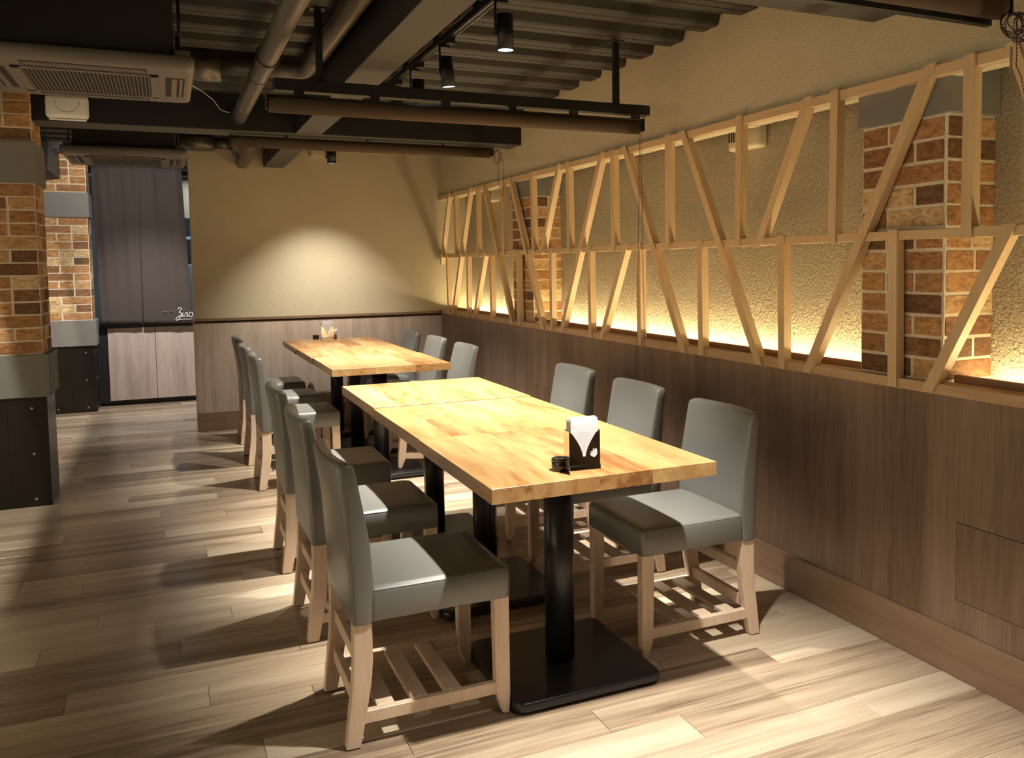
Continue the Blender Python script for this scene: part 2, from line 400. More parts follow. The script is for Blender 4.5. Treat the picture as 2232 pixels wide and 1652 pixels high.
bb = struct(box('baseboard_right', XR - 0.008, 2.205, YB, YF, 0, 0.15, M['base'], None, 0.0015), 'brown wooden baseboard under the right wall panelling')

# back wall (behind the second table)
wb = struct(box('wall_back', 0.18, 2.6, YF, YF + 0.14, 0, 2.5, M['wall'], None, origin=False), 'olive plastered end wall lit by a downlight')
box('wainscot', 0.18, XR, YF - 0.02, YF, 0.14, 0.872, M['wain_x_lit'], wb)
box('cap_rail', 0.178, XR - 0.002, YF - 0.034, YF, 0.886, 0.908, M['base_x'], wb, 0.002)
box('shadow_gap', 0.18, XR, YF - 0.01, YF, 0.87, 0.888, M['ac_dark'], wb)
box('end_trim', 0.172, 0.18, YF - 0.022, YF + 0.14, 0, 0.908, M['sill'], wb)
struct(box('baseboard_back', 0.18, XR - 0.01, YF - 0.028, YF, 0, 0.152, M['base_x'], None, 0.0015), 'brown wooden baseboard under the end wall panelling')

# outer shell: left wall, wall behind the viewer, kitchen wall
struct(box('wall_left', XL - 0.1, XL, YB, 11.2, 0, 2.5, M['wall'], None, origin=False), 'plain plastered wall on the far left side')
struct(box('wall_front', XL, 2.6, YB - 0.1, YB, 0, 2.5, M['dark_panel'], None, origin=False), 'dark panelled wall behind the viewer')
wk = struct(box('wall_kitchen', XL, 2.6, 11.1, 11.2, 0, 2.5, M['steel'], None, origin=False), 'pale steel wall of the kitchen behind the curtain')
box('partition', 1.6, 1.68, YF + 0.14, 11.1, 0, 2.5, M['steel'], wk)

# ------------------------------------------------------------------ bricks and pillars
brick_variants = []
random.seed(5)
for k in range(5):
    bm = bmesh.new(); add_box(bm, -0.5, 0.5, -0.5, 0.5, -0.5, 0.5)
    bmesh.ops.bevel(bm, geom=list(bm.edges), offset=0.03, segments=1, affect='EDGES')
    for v in bm.verts: v.co += Vector((random.uniform(-.006, .006), random.uniform(-.006, .006), random.uniform(-.03, .03)))
    me = bpy.data.meshes.new('brick'); bm.normal_update(); bm.to_mesh(me); bm.free(); me.materials.append(M['brick']); brick_variants.append(me)

def brick(parent, x0, x1, y0, y1, z0, z1):
    o = link('brick', random.choice(brick_variants), None, parent, ((x0 + x1) / 2, (y0 + y1) / 2, (z0 + z1) / 2))
    o.scale = (x1 - x0, y1 - y0, z1 - z0)
    j = random.uniform(-0.0012, 0.0012)
    if (x1 - x0) < (y1 - y0): o.location.x += j
    else: o.location.y += j
    return o

G = 0.0068   # half a mortar joint
def niche_pillar(name, y0, y1, xf, label, lower=0.905):
    p = empty(name, (0, 0, 0)); tag(p, label, 'pillar')
    box('mortar_core', xf + 0.0028, XN - 0.0005, y0 + 0.0028, y1 - 0.0028, 0.906, 1.772, M['mortar'], p)
    box('capital_block', xf - 0.006, XN - 0.0005, y0 - 0.018, y1 + 0.018, 1.772, 2.2, M['stone'], p, 0.003)
    pit = 0.0706; n = 12
    for c in range(n + 1):
        z1 = 1.768 - c * pit; z0 = z1 - pit
        if z1 < 0.93: break
        z0 = max(z0, 0.907)
        a, b = z0 + G * 0.8, z1 - G * 0.8
        # front face, normal -x, split along y
        L_ = y1 - y0
        cuts = [0, L_ * 0.67, L_] if c % 2 == 0 else [0, L_ * 0.35, L_]
        if c in (5, 7): cuts = [0, L_ * 0.34, L_ * 0.68, L_]
        for i in range(len(cuts) - 1):
            s = y0 + cuts[i] + (0.012 if i == 0 else G); e = y0 + cuts[i + 1] - G
            brick(p, xf, xf + 0.015, s, e, a, b)
        # side faces, normal -y and +y
        W_ = XN - xf
        cw = [0, W_ * 0.56, W_] if c % 3 != 1 else [0, W_]
        if c > 5: cw = [0, W_] if c % 2 else [0, W_ * 0.62, W_]
        for i in range(len(cw) - 1):
            s = xf + cw[i] + (0.010 if i == 0 else G); e = xf + cw[i + 1] - (G if i < len(cw) - 2 else 0.001)
            brick(p, s, e, y0, y0 + 0.015, a, b)
    return p
niche_pillar('brick_pillar', 2.04, 2.412, 2.229, 'brick pillar in the lit recess nearest the viewer, behind the lattice on the right')
niche_pillar('brick_pillar', 5.53, 5.911, 2.236, 'small far brick pillar in the lit recess behind the lattice near the end wall')

def free_pillar(name, y0, y1, label):
    p = empty(name, (0, 0, 0)); tag(p, label, 'pillar')
    xr, xl = -0.632, -1.232
    box('steel_base', xl, xr, y0, y1, 0, 0.612, M['steel_dark'], p, 0.002)
    # sheet joint and screws of the metal cladding
    box('cladding_strip', -0.829, -0.823, y0 - 0.0025, y0, 0.002, 0.608, M['bolt'] if False else M['steel_dark'], p)
    for x in (-0.706, -0.944, -1.16):
        for z in (0.042, 0.296, 0.55):
            cyl('screw', (x, y0 + 0.001, z), (x, y0 - 0.003, z), 0.009, M['bolt'], p, 0.006, 12)
    for z in (0.042, 0.296, 0.55):
        for yy in (y0 + 0.075, y1 - 0.075):
            cyl('screw', (xr - 0.001, yy, z), (xr + 0.003, yy, z), 0.009, M['bolt'], p, 0.006, 12)
    box('stone_block', xl - 0.022, xr + 0.022, y0 - 0.018, y1 + 0.018, 0.612, 0.848, M['stone'], p, 0.003)
    box('mortar_core', xl + 0.003, xr - 0.0048, y0 + 0.0028, y1 - 0.003, 0.848, 2.384, M['mortar'], p)
    box('stone_block', xl - 0.022, xr + 0.010, y0 - 0.018, y1 + 0.018, 1.782, 2.006, M['stone'], p, 0.003)
    pit = 0.0716; z = 0.850; c = 0
    while z < 2.38:
        if 1.76 < z < 2.0: z = 2.008; c += 1
        z1 = min(z + pit, 2.383)
        a, b = z + G * 0.7, z1 - G * 0.7
        x = xr - 0.002; pat = [0.134, 0.235, 0.235] if c % 2 else [0.24, 0.235, 0.13]
        if c % 6 == 4: pat = [0.134, 0.12, 0.235, 0.12]
        for i, l in enumerate(pat):
            s, e = x - l, x
            if s < xl: s = xl
            if e - s > 0.03: brick(p, s + G, e - (0.008 if i == 0 else G), y0, y0 + 0.015, a, b)
            x = s
        yy = y0; cutsy = [0.0, 0.10, 0.27, y1 - y0] if c % 2 else [0.0, 0.18, y1 - y0]
        for i in range(len(cutsy) - 1):
            brick(p, xr - 0.017, xr - 0.002, y0 + cutsy[i] + (0.010 if i == 0 else G), y0 + cutsy[i + 1] - G, a, b)
        z = z1; c += 1
    return p
free_pillar('brick_pillar', 5.65, 6.02, 'large square brick pillar at the left edge with steel-clad foot')
free_pillar('brick_pillar', 9.20, 9.53, 'farther brick pillar with steel-clad foot beside the hanging curtain')

# ------------------------------------------------------------------ lattice
lat = empty('wooden_lattice', (2.19, 2.5, 0.9)); tag(lat, 'pale wooden lattice of upright and slanting battens along the right wall', 'lattice')
bpy.context.view_layer.update()
def lat_part(name, bm, mat, c):
    o = bm_obj(name, bm, mat, lat); o.matrix_parent_inverse = Matrix.Identity(4)
    o.location = Vector(c) - lat.location
    return o
XF = 2.186  # front of the battens
def rail(name, z0, z1, x0, x1):
    y0, y1 = -1.0, YF - 0.002
    n = 5
    for k in range(n):
        a = y0 + (y1 - y0) * k / n; b = y0 + (y1 - y0) * (k + 1) / n
        c = ((x0 + x1) / 2, (a + b) / 2, (z0 + z1) / 2)
        bm = bmesh.new(); add_box(bm, x0 - c[0], x1 - c[0], a - c[1] + .0003, b - c[1] - .0003, z0 - c[2], z1 - c[2], 0.0012)
        lat_part(name, bm, M['lattice_y'], c)
rail('top_rail', 1.884, 1.919, 2.196, 2.2195)
rail('middle_rail', 1.379, 1.410, 2.194, 2.222)
# battens: image positions of the centre of the front face at top and bottom, turned into places on the lattice plane
def on_plane(px, py, X=XF):
    d = _r * ((px - 1269.16) / 1918.61) + _u * (-(py - 709.63) / 1918.61) + _f
    t = X / d.x
    return (d.y * t, CAM_Z + d.z * t)
ST = [(976,428,960,577,'a'),(990,425,993,559,'u'),(1022,416,986,680,'f'),(972.6,557,977,677,'l'),(1038.5,411,1040.4,558,'u'),(1018,554,1019,690,'l'),
 (1052.5,409,1115.5,707,'f'),(1055,552,1032,692,'l'),(1092.5,398,1097,553,'u'),(1068,557,1070.7,698,'l'),(1110.6,394.5,1182,716.5,'f'),(1156.6,381,1161.5,552,'u'),
 (1126.4,549.5,1130,708,'l'),(1214.5,366,1178.6,549.5,'u'),(1235.5,360.6,1239,547,'u'),(1308,341,1222,722.6,'f'),(1199,547,1201.4,719,'l'),(1332.8,334,1336,542,'u'),
 (1282.5,542,1286,734.7,'l'),(1361,327.7,1487.7,766,'f'),(1362.4,536,1309,738,'l'),(1390.8,536,1393,751,'l'),(1453.5,302.6,1454,537,'u'),(1488,293,1652.6,794.7,'f'),
 (1524,530,1527,772,'l'),(1610,260,1606,531,'u'),(1757.8,219.5,1652.6,528,'u'),(1701,516,1702.6,803.8,'l'),(1818,204,1812,523,'u'),(2024,147,1757,811,'f'),
 (2112,125,2105,510,'u'),(1945,505,1943.5,843,'l'),(2200,490,2018,856,'l')]
ZT, ZM0, ZM1, ZS, ZSL = 1.924, 1.376, 1.413, 0.9215, 0.887
SW = 0.039
def batten(yt, zt, yb, zb, kind):
    # extend the line to the exact ends of its kind
    def yat(z): return yt + (yb - yt) * (z - zt) / (zb - zt)
    top = {'u': ZT, 'f': ZT, 'a': ZT, 'l': ZM1}[kind]; bot = {'u': ZM0, 'f': ZS, 'l': ZS, 'a': zb}[kind]
    cz = (top + bot) / 2; cy = yat(cz); slope = (yat(top) - yat(bot)) / (top - bot)
    hw = SW / 2 * math.sqrt(1 + slope * slope)
    bm = bmesh.new(); xd = 2.2205
    def seg(za, zb_, x0, x1):
        vs = []
        for z in (za, zb_):
            yc = slope * (z - cz)
            for (x, s) in ((x0, -1), (x1, -1), (x1, 1), (x0, 1)): vs.append(bm.verts.new((x - 2.19, yc + s * hw, z - cz)))
        for q in ((0, 1, 2, 3), (7, 6, 5, 4), (0, 4, 5, 1), (1, 5, 6, 2), (2, 6, 7, 3), (3, 7, 4, 0)): bm.faces.new([vs[i] for i in q])
    seg(bot, top, XF, xd)
    if kind in ('f', 'l'): seg(ZSL + 0.002, bot, XF, XR - 0.0035)   # lapped over the sill board
    bmesh.ops.recalc_face_normals(bm, faces=bm.faces)
    lat_part('batten', bm, M['lattice'], (2.19, cy, cz))
for (xa, ya, xb, yb_, k) in ST:
    a = on_plane(xa, ya); b = on_plane(xb, yb_); batten(a[0], a[1], b[0], b[1], k)
# the run carries on towards the viewer, mostly outside the photograph
batten(1.777, 1.913, 1.738, 1.818, 'f')
for (y_, k) in ((1.55, 'u'), (1.62, 'l'), (1.2, 'l'), (1.05, 'u'), (0.6, 'u'), (0.7, 'l')): batten(y_, 1.9, y_ + 0.001, 1.0, k)
batten(1.3, 1.9, 0.8, 0.95, 'f')

# LED strips lying behind the fascia boards
for k, (y0, y1) in enumerate(((-0.5, 2.02), (2.445, 5.51), (5.94, 7.60))):
    o = box('led_strip', 2.392, 2.404, y0, y1, 0.9055, 0.9125, M['led'])
    tag(o, ('warm LED strip in the recess nearest the viewer, right of the near brick pillar', 'long warm LED strip in the recess between the two brick pillars',
            'warm LED strip in the recess between far brick pillar and end wall')[k], 'light strip')

# ventilation covers in the recess
def vent_cover(yc, zc, label):
    t = empty('vent_cover', (XN, yc, zc)); tag(t, label, 'vent')
    bm = bmesh.new(); add_box(bm, -0.062, -0.001, -0.117, 0.117, -0.115, 0.105, 0.018, 3); bm_obj('cover', bm, M['cream'], t)
    for i in range(8):
        for sgn in (-1,):
            yv = 0.098 - i * 0.0185
            add = bmesh.new(); add_box(add, -0.0635, -0.06, yv - 0.0042, yv + 0.0042, -0.075, 0.06)
            bm_obj('slot', add, M['ac_dark'], t)
    return t
vent_cover(3.35, 1.937, 'cream slotted vent cover in the recess, left of the near brick pillar')
vent_cover(6.82, 1.935, 'cream slotted vent cover in the recess beyond the far brick pillar')

# ------------------------------------------------------------------ chairs
def rounded_loop(x0, x1, y0, y1, r, n=4):
    pts = []
    for (cx, cy, a0) in ((x1 - r, y1 - r, 0), (x0 + r, y1 - r, 90), (x0 + r, y0 + r, 180), (x1 - r, y0 + r, 270)):
        for k in range(n + 1):
            a = math.radians(a0 + 90 * k / n); pts.append((cx + r * math.cos(a), cy + r * math.sin(a)))
    return pts

def loft(bm, rings, cap=True):
    R_ = [[bm.verts.new(p) for p in ring] for ring in rings]; n = len(R_[0])
    for a, b in zip(R_[:-1], R_[1:]):
        for k in range(n):
            f = bm.faces.new((a[k], a[(k + 1) % n], b[(k + 1) % n], b[k])); f.smooth = True
    if cap:
        f = bm.faces.new(R_[0][::-1]); f.smooth = True
        f = bm.faces.new(R_[-1]); f.smooth = True
    return R_

OX = 0.64   # chair origin in its measured frame
HW = 0.208
def interp(tab, z):
    if z <= tab[0][0]: return tab[0][1]
    for (a, va), (b, vb) in zip(tab[:-1], tab[1:]):
        if z <= b: return va + (vb - va) * (z - a) / (b - a)
    return tab[-1][1]
REAR = [(0.345, 0.413), (0.468, 0.411), (0.56, 0.406), (0.64, 0.402), (0.72, 0.395), (0.79, 0.386)]
FRONT = [(0.345, 0.468), (0.444, 0.474), (0.573, 0.467), (0.644, 0.455), (0.738, 0.439), (0.79, 0.428)]
def chair_meshes():
    P = []
    # seat cushion: soft box
    bm = bmesh.new(); rings = []
    x0, x1 = 0.455 - OX, 0.866 - OX
    for (z, ins, r) in ((0.347, 0.012, 0.012), (0.349, 0.004, 0.016), (0.354, 0.0, 0.02), (0.40, -0.001, 0.022), (0.424, 0.0, 0.022), (0.434, 0.004, 0.022), (0.440, 0.012, 0.022), (0.4425, 0.03, 0.03), (0.4445, 0.08, 0.05), (0.4455, 0.15, 0.04)):
        rings.append([(a, b, z) for a, b in rounded_loop(x0, x1 - ins, -HW + ins, HW - ins, r, 5)])
    loft(bm, rings); P.append(('seat', bm, 'fabric'))
    # piping round the seat top
    bm = bmesh.new(); pts = [(a, b, 0.4335) for a, b in rounded_loop(x0, x1 - 0.0035, -HW + 0.0035, HW - 0.0035, 0.02, 4)]
    tube_bm(bm, pts, 0.0014, 6, True); P.append(('piping', bm, 'fabric'))
    # backrest, hollowed in plan towards its top
    bm = bmesh.new(); rings = []
    zs = [(0.343, 0.004), (0.345, 0.001), (0.35, 0)] + [(0.35 + 0.43 * k / 14, 0) for k in range(1, 14)] + [(0.776, 0.0), (0.783, 0.003), (0.788, 0.008), (0.7905, 0.014)]
    for z, ins in zs:
        xr_, xf_ = interp(REAR, z) - OX, interp(FRONT, z) - OX
        k = max(0.0, min(1.0, (z - 0.44) / 0.3)); ring = []
        t = (xf_ - xr_) / 2 - min(ins, (xf_ - xr_) / 2 - 0.006); xm = (xf_ + xr_) / 2
        w_ = HW - ins * (1.6 if z > 0.5 else 1); cr_ = min(0.012, t * 0.7)
        corner = 0
        ny = 12
        # perimeter sampled: front edge, corner, rear edge, corner
        def bend(yy): return -0.024 * k * (1 - (yy / HW) ** 2)
        for i in range(ny + 1):
            yy = -w_ + cr_ + (2 * w_ - 2 * cr_) * i / ny; ring.append((xm + t + bend(yy), yy, z))
        for a in (30, 60, 90):
            yy = w_ - cr_ + cr_ * math.sin(math.radians(a)); ring.append((xm + t - cr_ + cr_ * math.cos(math.radians(a)) + bend(yy), yy, z))
        for a in (0, 30, 60):
            yy = w_ - cr_ + cr_ * math.cos(math.radians(a)); ring.append((xm - t + cr_ - cr_ * math.sin(math.radians(a)) + bend(yy), yy, z))
        for i in range(ny + 1):
            yy = w_ - cr_ - (2 * w_ - 2 * cr_) * i / ny; ring.append((xm - t + bend(yy), yy, z))
        for a in (30, 60, 90):
            yy = -w_ + cr_ - cr_ * math.sin(math.radians(a)); ring.append((xm - t + cr_ - cr_ * math.cos(math.radians(a)) + bend(yy), yy, z))
        for a in (0, 30, 60):
            yy = -w_ + cr_ - cr_ * math.cos(math.radians(a)); ring.append((xm + t - cr_ + cr_ * math.sin(math.radians(a)) + bend(yy), yy, z))
        rings.append(ring)
    R_ = loft(bm, rings, cap=False)
    # strip caps
    for ring, flip in ((R_[0], True), (R_[-1], False)):
        n = len(ring); f = bm.faces.new(ring[::-1] if flip else ring); bmesh.ops.triangulate(bm, faces=[f])
    P.append(('backrest', bm, 'fabric'))
    # legs
    for s in (-1, 1):
        ya, yb = (s * 0.166, s * 0.201) if s > 0 else (s * 0.201, s * 0.166)
        bm = bmesh.new(); rings = []
        for z, a, b in ((0.004, 0.388, 0.427), (0.09, 0.398, 0.445), (0.17, 0.408, 0.459), (0.24, 0.413, 0.466), (0.346, 0.414, 0.466)):
            rings.append([(p, q, z) for p, q in rounded_loop(a - OX, b - OX, ya, yb, 0.003, 2)])
        loft(bm, rings); [setattr(f, 'smooth', False) for f in bm.faces]; P.append(('leg', bm, 'chair'))
        bm = bmesh.new(); rings = []
        for z, a, b in ((0.004, 0.838, 0.858), (0.03, 0.829, 0.8605), (0.055, 0.821, 0.8615), (0.075, 0.818, 0.862), (0.35, 0.815, 0.862)):
            rings.append([(p, q, z) for p, q in rounded_loop(a - OX, b - OX, ya, yb, 0.004, 2)])
        loft(bm, rings); [setattr(f, 'smooth', False) for f in bm.faces]; P.append(('leg', bm, 'chair'))
        ym = (ya + yb) / 2
        bm = bmesh.new(); add_box(bm, 0.43 - OX, 0.822 - OX, ym - 0.011, ym + 0.011, 0.062, 0.098, 0.002); P.append(('side_rail', bm, 'chair'))
        for (x_, r_) in ((0.407, 0.014), (0.848, 0.008)):
            bm = bmesh.new(); cyl_bm(bm, (x_ - OX, ym, 0), (x_ - OX, ym, 0.005), r_, None, 12); P.append(('foot_glide', bm, 'glide'))
    bm = bmesh.new(); add_box(bm, 0.425 - OX, 0.445 - OX, -0.168, 0.168, 0.215, 0.255, 0.002); P.append(('stretcher', bm, 'chair'))
    bm = bmesh.new(); add_box(bm, 0.418 - OX, 0.438 - OX, -0.168, 0.168, 0.094, 0.136, 0.002); P.append(('stretcher', bm, 'chair'))
    for xs in (0.478, 0.573, 0.672):
        bm = bmesh.new(); add_box(bm, xs - OX, xs + 0.049 - OX, -0.173, 0.173, 0.084, 0.099, 0.0015); P.append(('slat', bm, 'chair'))
    return P
def make_chair():
    t = empty('dining_chair', (0, 0, 0)); seat = None
    for name, bm, mt in chair_meshes():
        par = t
        if name == 'piping': par = seat
        o = bm_obj(name, bm, M[mt], par)
        if name == 'seat': seat = o
    return t
chair0 = make_chair(); first = [True]
def place_chair(x, ynear, flip, label, group, rz=0.0, tilt=0.0):
    o = chair0 if first[0] else copy_tree(chair0); first[0] = False
    o.location = (x, ynear + HW, 0); o.rotation_euler = (0, 0, (math.pi if flip else 0) + rz)
    if tilt:   # front feet stand on the table's foot plate
        o.rotation_euler = (0, -tilt, math.pi + rz); o.location.z = 0.2525 * math.sin(tilt)
    tag(o, label, 'chair', group)
    return o
NL = ('left aisle side of the near table', 'wall side of the near table', 'left aisle side of the far table', 'wall side of the far table')
place_chair(0.640, 2.349, False, 'grey padded chair nearest the viewer, front left at the near table', 'chairs at the near table', 0.0)
place_chair(0.643, 3.108, False, 'grey padded chair, middle of three on the aisle side of the near table', 'chairs at the near table', 0.006)
place_chair(0.648, 3.872, False, 'grey padded chair, farthest of three on the aisle side of the near table', 'chairs at the near table', -0.006)
place_chair(0.690, 5.405, False, 'grey padded chair, nearest of three on the aisle side of the far table', 'chairs at the far table', 0.0)
place_chair(0.686, 6.140, False, 'grey padded chair, middle of three on the aisle side of the far table', 'chairs at the far table', 0.008)
place_chair(0.694, 6.910, False, 'grey padded chair, farthest on the aisle side of the far table, by the end wall', 'chairs at the far table', 0.0)
place_chair(1.594, 2.473, True, 'grey padded chair by the wall panelling, beside the near table front right corner', 'chairs at the near table', 0.0)
place_chair(1.620, 3.164, True, 'grey padded chair, middle of three on the wall side of the near table', 'chairs at the near table', 0.0)
place_chair(1.633, 3.855, True, 'grey padded chair, farthest of three on the wall side of the near table', 'chairs at the near table', 0.0)
place_chair(1.480, 5.405, True, 'grey padded chair, nearest of three on the wall side of the far table', 'chairs at the far table', 0.0, 0.0925)
place_chair(1.480, 6.115, True, 'grey padded chair, middle of three on the wall side of the far table', 'chairs at the far table', 0.0, 0.0925)
place_chair(1.473, 6.815, True, 'grey padded chair, farthest on the wall side of the far table, in the corner', 'chairs at the far table', 0.0, 0.0925)

# ------------------------------------------------------------------ tables
def make_table():
    t = empty('dining_table', (0, 0, 0))
    hw, hd, z1, z0 = 0.354, 0.3755, 0.7185, 0.6765
    random.seed(21)
    cuts = [0, 0.118, 0.252, 0.37, 0.49, 0.604, 0.708]
    for a, b in zip(cuts[:-1], cuts[1:]):
        c = (-hw + (a + b) / 2, 0, (z0 + z1) / 2); w2 = (b - a) / 2 - 0.0001
        bm = bmesh.new(); add_box(bm, -w2, w2, -hd, hd, -(z1 - z0) / 2, (z1 - z0) / 2)
        e = [e for e in bm.edges if all(v.co.z > 0 for v in e.verts)]
        bmesh.ops.bevel(bm, geom=e, offset=0.0007, segments=1, affect='EDGES')
        bm_obj('tabletop_board', bm, M['table'], t, c)
    # round column, mounting plate, square foot
    bm = bmesh.new(); add_box(bm, -0.17, 0.17, -0.17, 0.17, 0.668, 0.677, 0.002); bm_obj('mounting_plate', bm, M['black'], t)
    bm = bmesh.new(); cyl_bm(bm, (0, 0, 0.038), (0, 0, 0.67), 0.0475, None, 40); bm_obj('column', bm, M['black'], t)
    bm = bmesh.new(); rings = []
    for (z, ins) in ((0.010, 0.006), (0.012, 0.001), (0.016, 0), (0.030, 0), (0.036, 0.002), (0.0395, 0.006), (0.040, 0.012)):
        rings.append([(a, b, z) for a, b in rounded_loop(-0.244 + ins, 0.244 - ins, -0.244 + ins, 0.244 - ins, 0.034 - ins * 0.5, 6)])
    loft(bm, rings); bm_obj('base_plate', bm, M['black'], t)
    for sx in (-1, 1):
        for sy in (-1, 1):
            bm = bmesh.new(); cyl_bm(bm, (sx * 0.205, sy * 0.205, 0), (sx * 0.205, sy * 0.205, 0.011), 0.022, None, 16); bm_obj('foot', bm, M['matte_black'], t)
    return t
tab0 = make_table(); ft = [True]
def place_table(x, y, label, group, dz=0.0, rz=0.0):
    o = tab0 if ft[0] else copy_tree(tab0); ft[0] = False
    o.location = (x, y, 0); o.rotation_euler = (0, 0, rz)
    tag(o, label, 'table', group)
    if dz:
        for ch in o.children:
            if ch.name.startswith('tabletop_board'): ch.location.z += dz
    return o
place_table(1.108, 2.556, 'square butcher-block table nearest the viewer, carrying the near napkin holder', 'tables pushed together in the near row')
place_table(1.113, 3.309, 'square butcher-block table in the middle of the near row', 'tables pushed together in the near row', -0.0025, 0.004)
place_table(1.116, 4.064, 'square butcher-block table at the far end of the near row', 'tables pushed together in the near row', 0.0, -0.003)
place_table(1.190, 5.560, 'square butcher-block table at the near end of the row by the end wall', 'tables pushed together in the far row')
place_table(1.184, 6.315, 'square butcher-block table in the middle of the row by the end wall', 'tables pushed together in the far row', -0.002, 0.004)
place_table(1.176, 7.070, 'square butcher-block table against the end wall, carrying the far napkin holder', 'tables pushed together in the far row', 0.0, 0.003)

# ------------------------------------------------------------------ things on the tables
TZ = 0.7188
def napkin_holder(loc, rz, label, front):
    t = empty('napkin_holder', loc, rz); tag(t, label, 'napkin holder', 'napkin holders on the tables')
    W2, D, H0, H1 = 0.0475, 0.040, 0.026, 0.122
    # front sheet with a curved V cut
    def sheet(name, y, notch, mat, th=0.0012):
        bm = bmesh.new()
        if notch:
            n = 12; left = []; right = []
            for i in range(n + 1):
                s = i / n; z = 0.049 + (H1 - 0.006 - 0.049) * s; half = 0.0042 + 0.033 * (s ** 1.55)
                left.append((-half - 0.0015, z)); right.append((half - 0.0015, z))
            polyL = [(-W2, H0), (0 - 0.0015, H0), (-0.0015, 0.048)] + left + [(-W2 + 0.004, H1 - 0.004), (-W2, H1 - 0.001)]
            polyR = [(-0.0015, H0), (W2, H0), (W2, H1 - 0.001), (W2 - 0.004, H1 - 0.002)] + right[::-1] + [(-0.0015, 0.048)]
            polys = (polyL, polyR)
        else: polys = ([(-W2, 0.0), (W2, 0.0), (W2, H1), (-W2, H1)],)
        for poly in polys:
            A = [bm.verts.new((a, y, b)) for a, b in poly]; B = [bm.verts.new((a, y + th, b)) for a, b in poly]
            k = len(poly)
            fa = bm.faces.new(A); fb = bm.faces.new(B[::-1])
            for i in range(k): bm.faces.new((A[i], B[i], B[(i + 1) % k], A[(i + 1) % k]))
        bmesh.ops.triangulate(bm, faces=[f for f in bm.faces if len(f.verts) > 4])
        bmesh.ops.recalc_face_normals(bm, faces=bm.faces)
        return bm_obj(name, bm, mat, t)
    sheet('front_sheet', 0.0, True, M['chrome'])
    sheet('back_sheet', D, False, M['chrome'])
    for s in (-1, 1):
        x0, x1 = (s * W2 - (0.0012 if s > 0 else 0), s * W2 + (0 if s > 0 else 0.0012))
        bm = bmesh.new(); add_box(bm, x0, x1, 0.001, D, 0.0, H1); bm_obj('side_sheet', bm, M['chrome'], t)
    bm = bmesh.new()   # sloping foot at the front
    for q in ([(-W2, 0, H0), (W2, 0, H0), (W2, -0.004, 0.0205), (-W2, -0.004, 0.0205)], [(-W2, -0.004, 0.0205), (W2, -0.004, 0.0205), (W2, -0.004, 0.0), (-W2, -0.004, 0.0)], [(-W2, 0, H0), (-W2, -0.004, 0.0205), (-W2, -0.004, 0), (-W2, D, 0), (-W2, D, H0)], [(W2, 0, H0), (W2, D, H0), (W2, D, 0), (W2, -0.004, 0), (W2, -0.004, 0.0205)]):
        bm.faces.new([bm.verts.new(p) for p in q][::-1])
    bmesh.ops.remove_doubles(bm, verts=bm.verts, dist=1e-5)
    bm_obj('foot_sheet', bm, M['chrome'], t)
    # rabbit-shaped cut-out showing the paper
    rab = [(0.0175, 0.0595), (0.0165, 0.0555), (0.019, 0.052), (0.023, 0.050), (0.0265, 0.0475), (0.029, 0.0465), (0.0315, 0.0495), (0.0345, 0.051), (0.037, 0.0535), (0.0385, 0.0585), (0.0383, 0.064), (0.0373, 0.0695), (0.035, 0.0720),
           (0.032, 0.0715), (0.0298, 0.0685), (0.0287, 0.0655), (0.0279, 0.0685), (0.0276, 0.0735), (0.0262, 0.0735), (0.0255, 0.0685), (0.0246, 0.0655), (0.0225, 0.0643), (0.0175, 0.0643), (0.0165, 0.0625), (0.0205, 0.0618), (0.0225, 0.0605), (0.021, 0.0595)]
    bm = bmesh.new(); A = [bm.verts.new((a, -0.0006, b - 0.003)) for a, b in rab]; f = bm.faces.new(A[::-1]) ; bmesh.ops.triangulate(bm, faces=[f])
    bmesh.ops.recalc_face_normals(bm, faces=bm.faces)
    bm_obj('cutout', bm, M['napkin'], t)
    return t
def napkins(loc, rz, label):
    t = empty('paper_napkins', loc, rz); tag(t, label, 'napkins', 'stacks of napkins in the holders')
    random.seed(9)
    W2 = 0.041
    for k in range(7):
        y = 0.0045 + k * 0.0048; h = 0.158 + random.uniform(-0.003, 0.003) - abs(k - 1) * 0.0008
        bm = bmesh.new(); nz = 8; rings = []
        for i in range(nz + 1):
            s = i / nz; z = 0.006 + (h - 0.006) * s; th = 0.0021 if s < 0.97 else 0.0012
            bulge = 0.0008 * math.sin(6 * s + k)
            w_ = W2 + 0.0008 * math.sin(3 * s + k * 2)
            rings.append([(-w_, y - th + bulge, z), (w_, y - th + bulge, z), (w_, y + th + bulge, z), (-w_, y + th + bulge, z)])
        loft(bm, rings); [setattr(f, 'smooth', False) for f in bm.faces]
        bm_obj('napkin', bm, M['napkin'], t)
    return t
napkin_holder((1.050, 2.228, TZ), -0.04, 'polished steel napkin holder with dark reflection on the near table', True)
napkins((1.050, 2.228, TZ + 0.0005), -0.04, 'white folded paper napkins standing in the near table holder')
napkin_holder((1.142, 7.235, TZ), -0.03, 'polished steel napkin holder on the far table by the end wall', True)
napkins((1.142, 7.235, TZ + 0.0005), -0.03, 'white folded paper napkins standing in the far table holder')
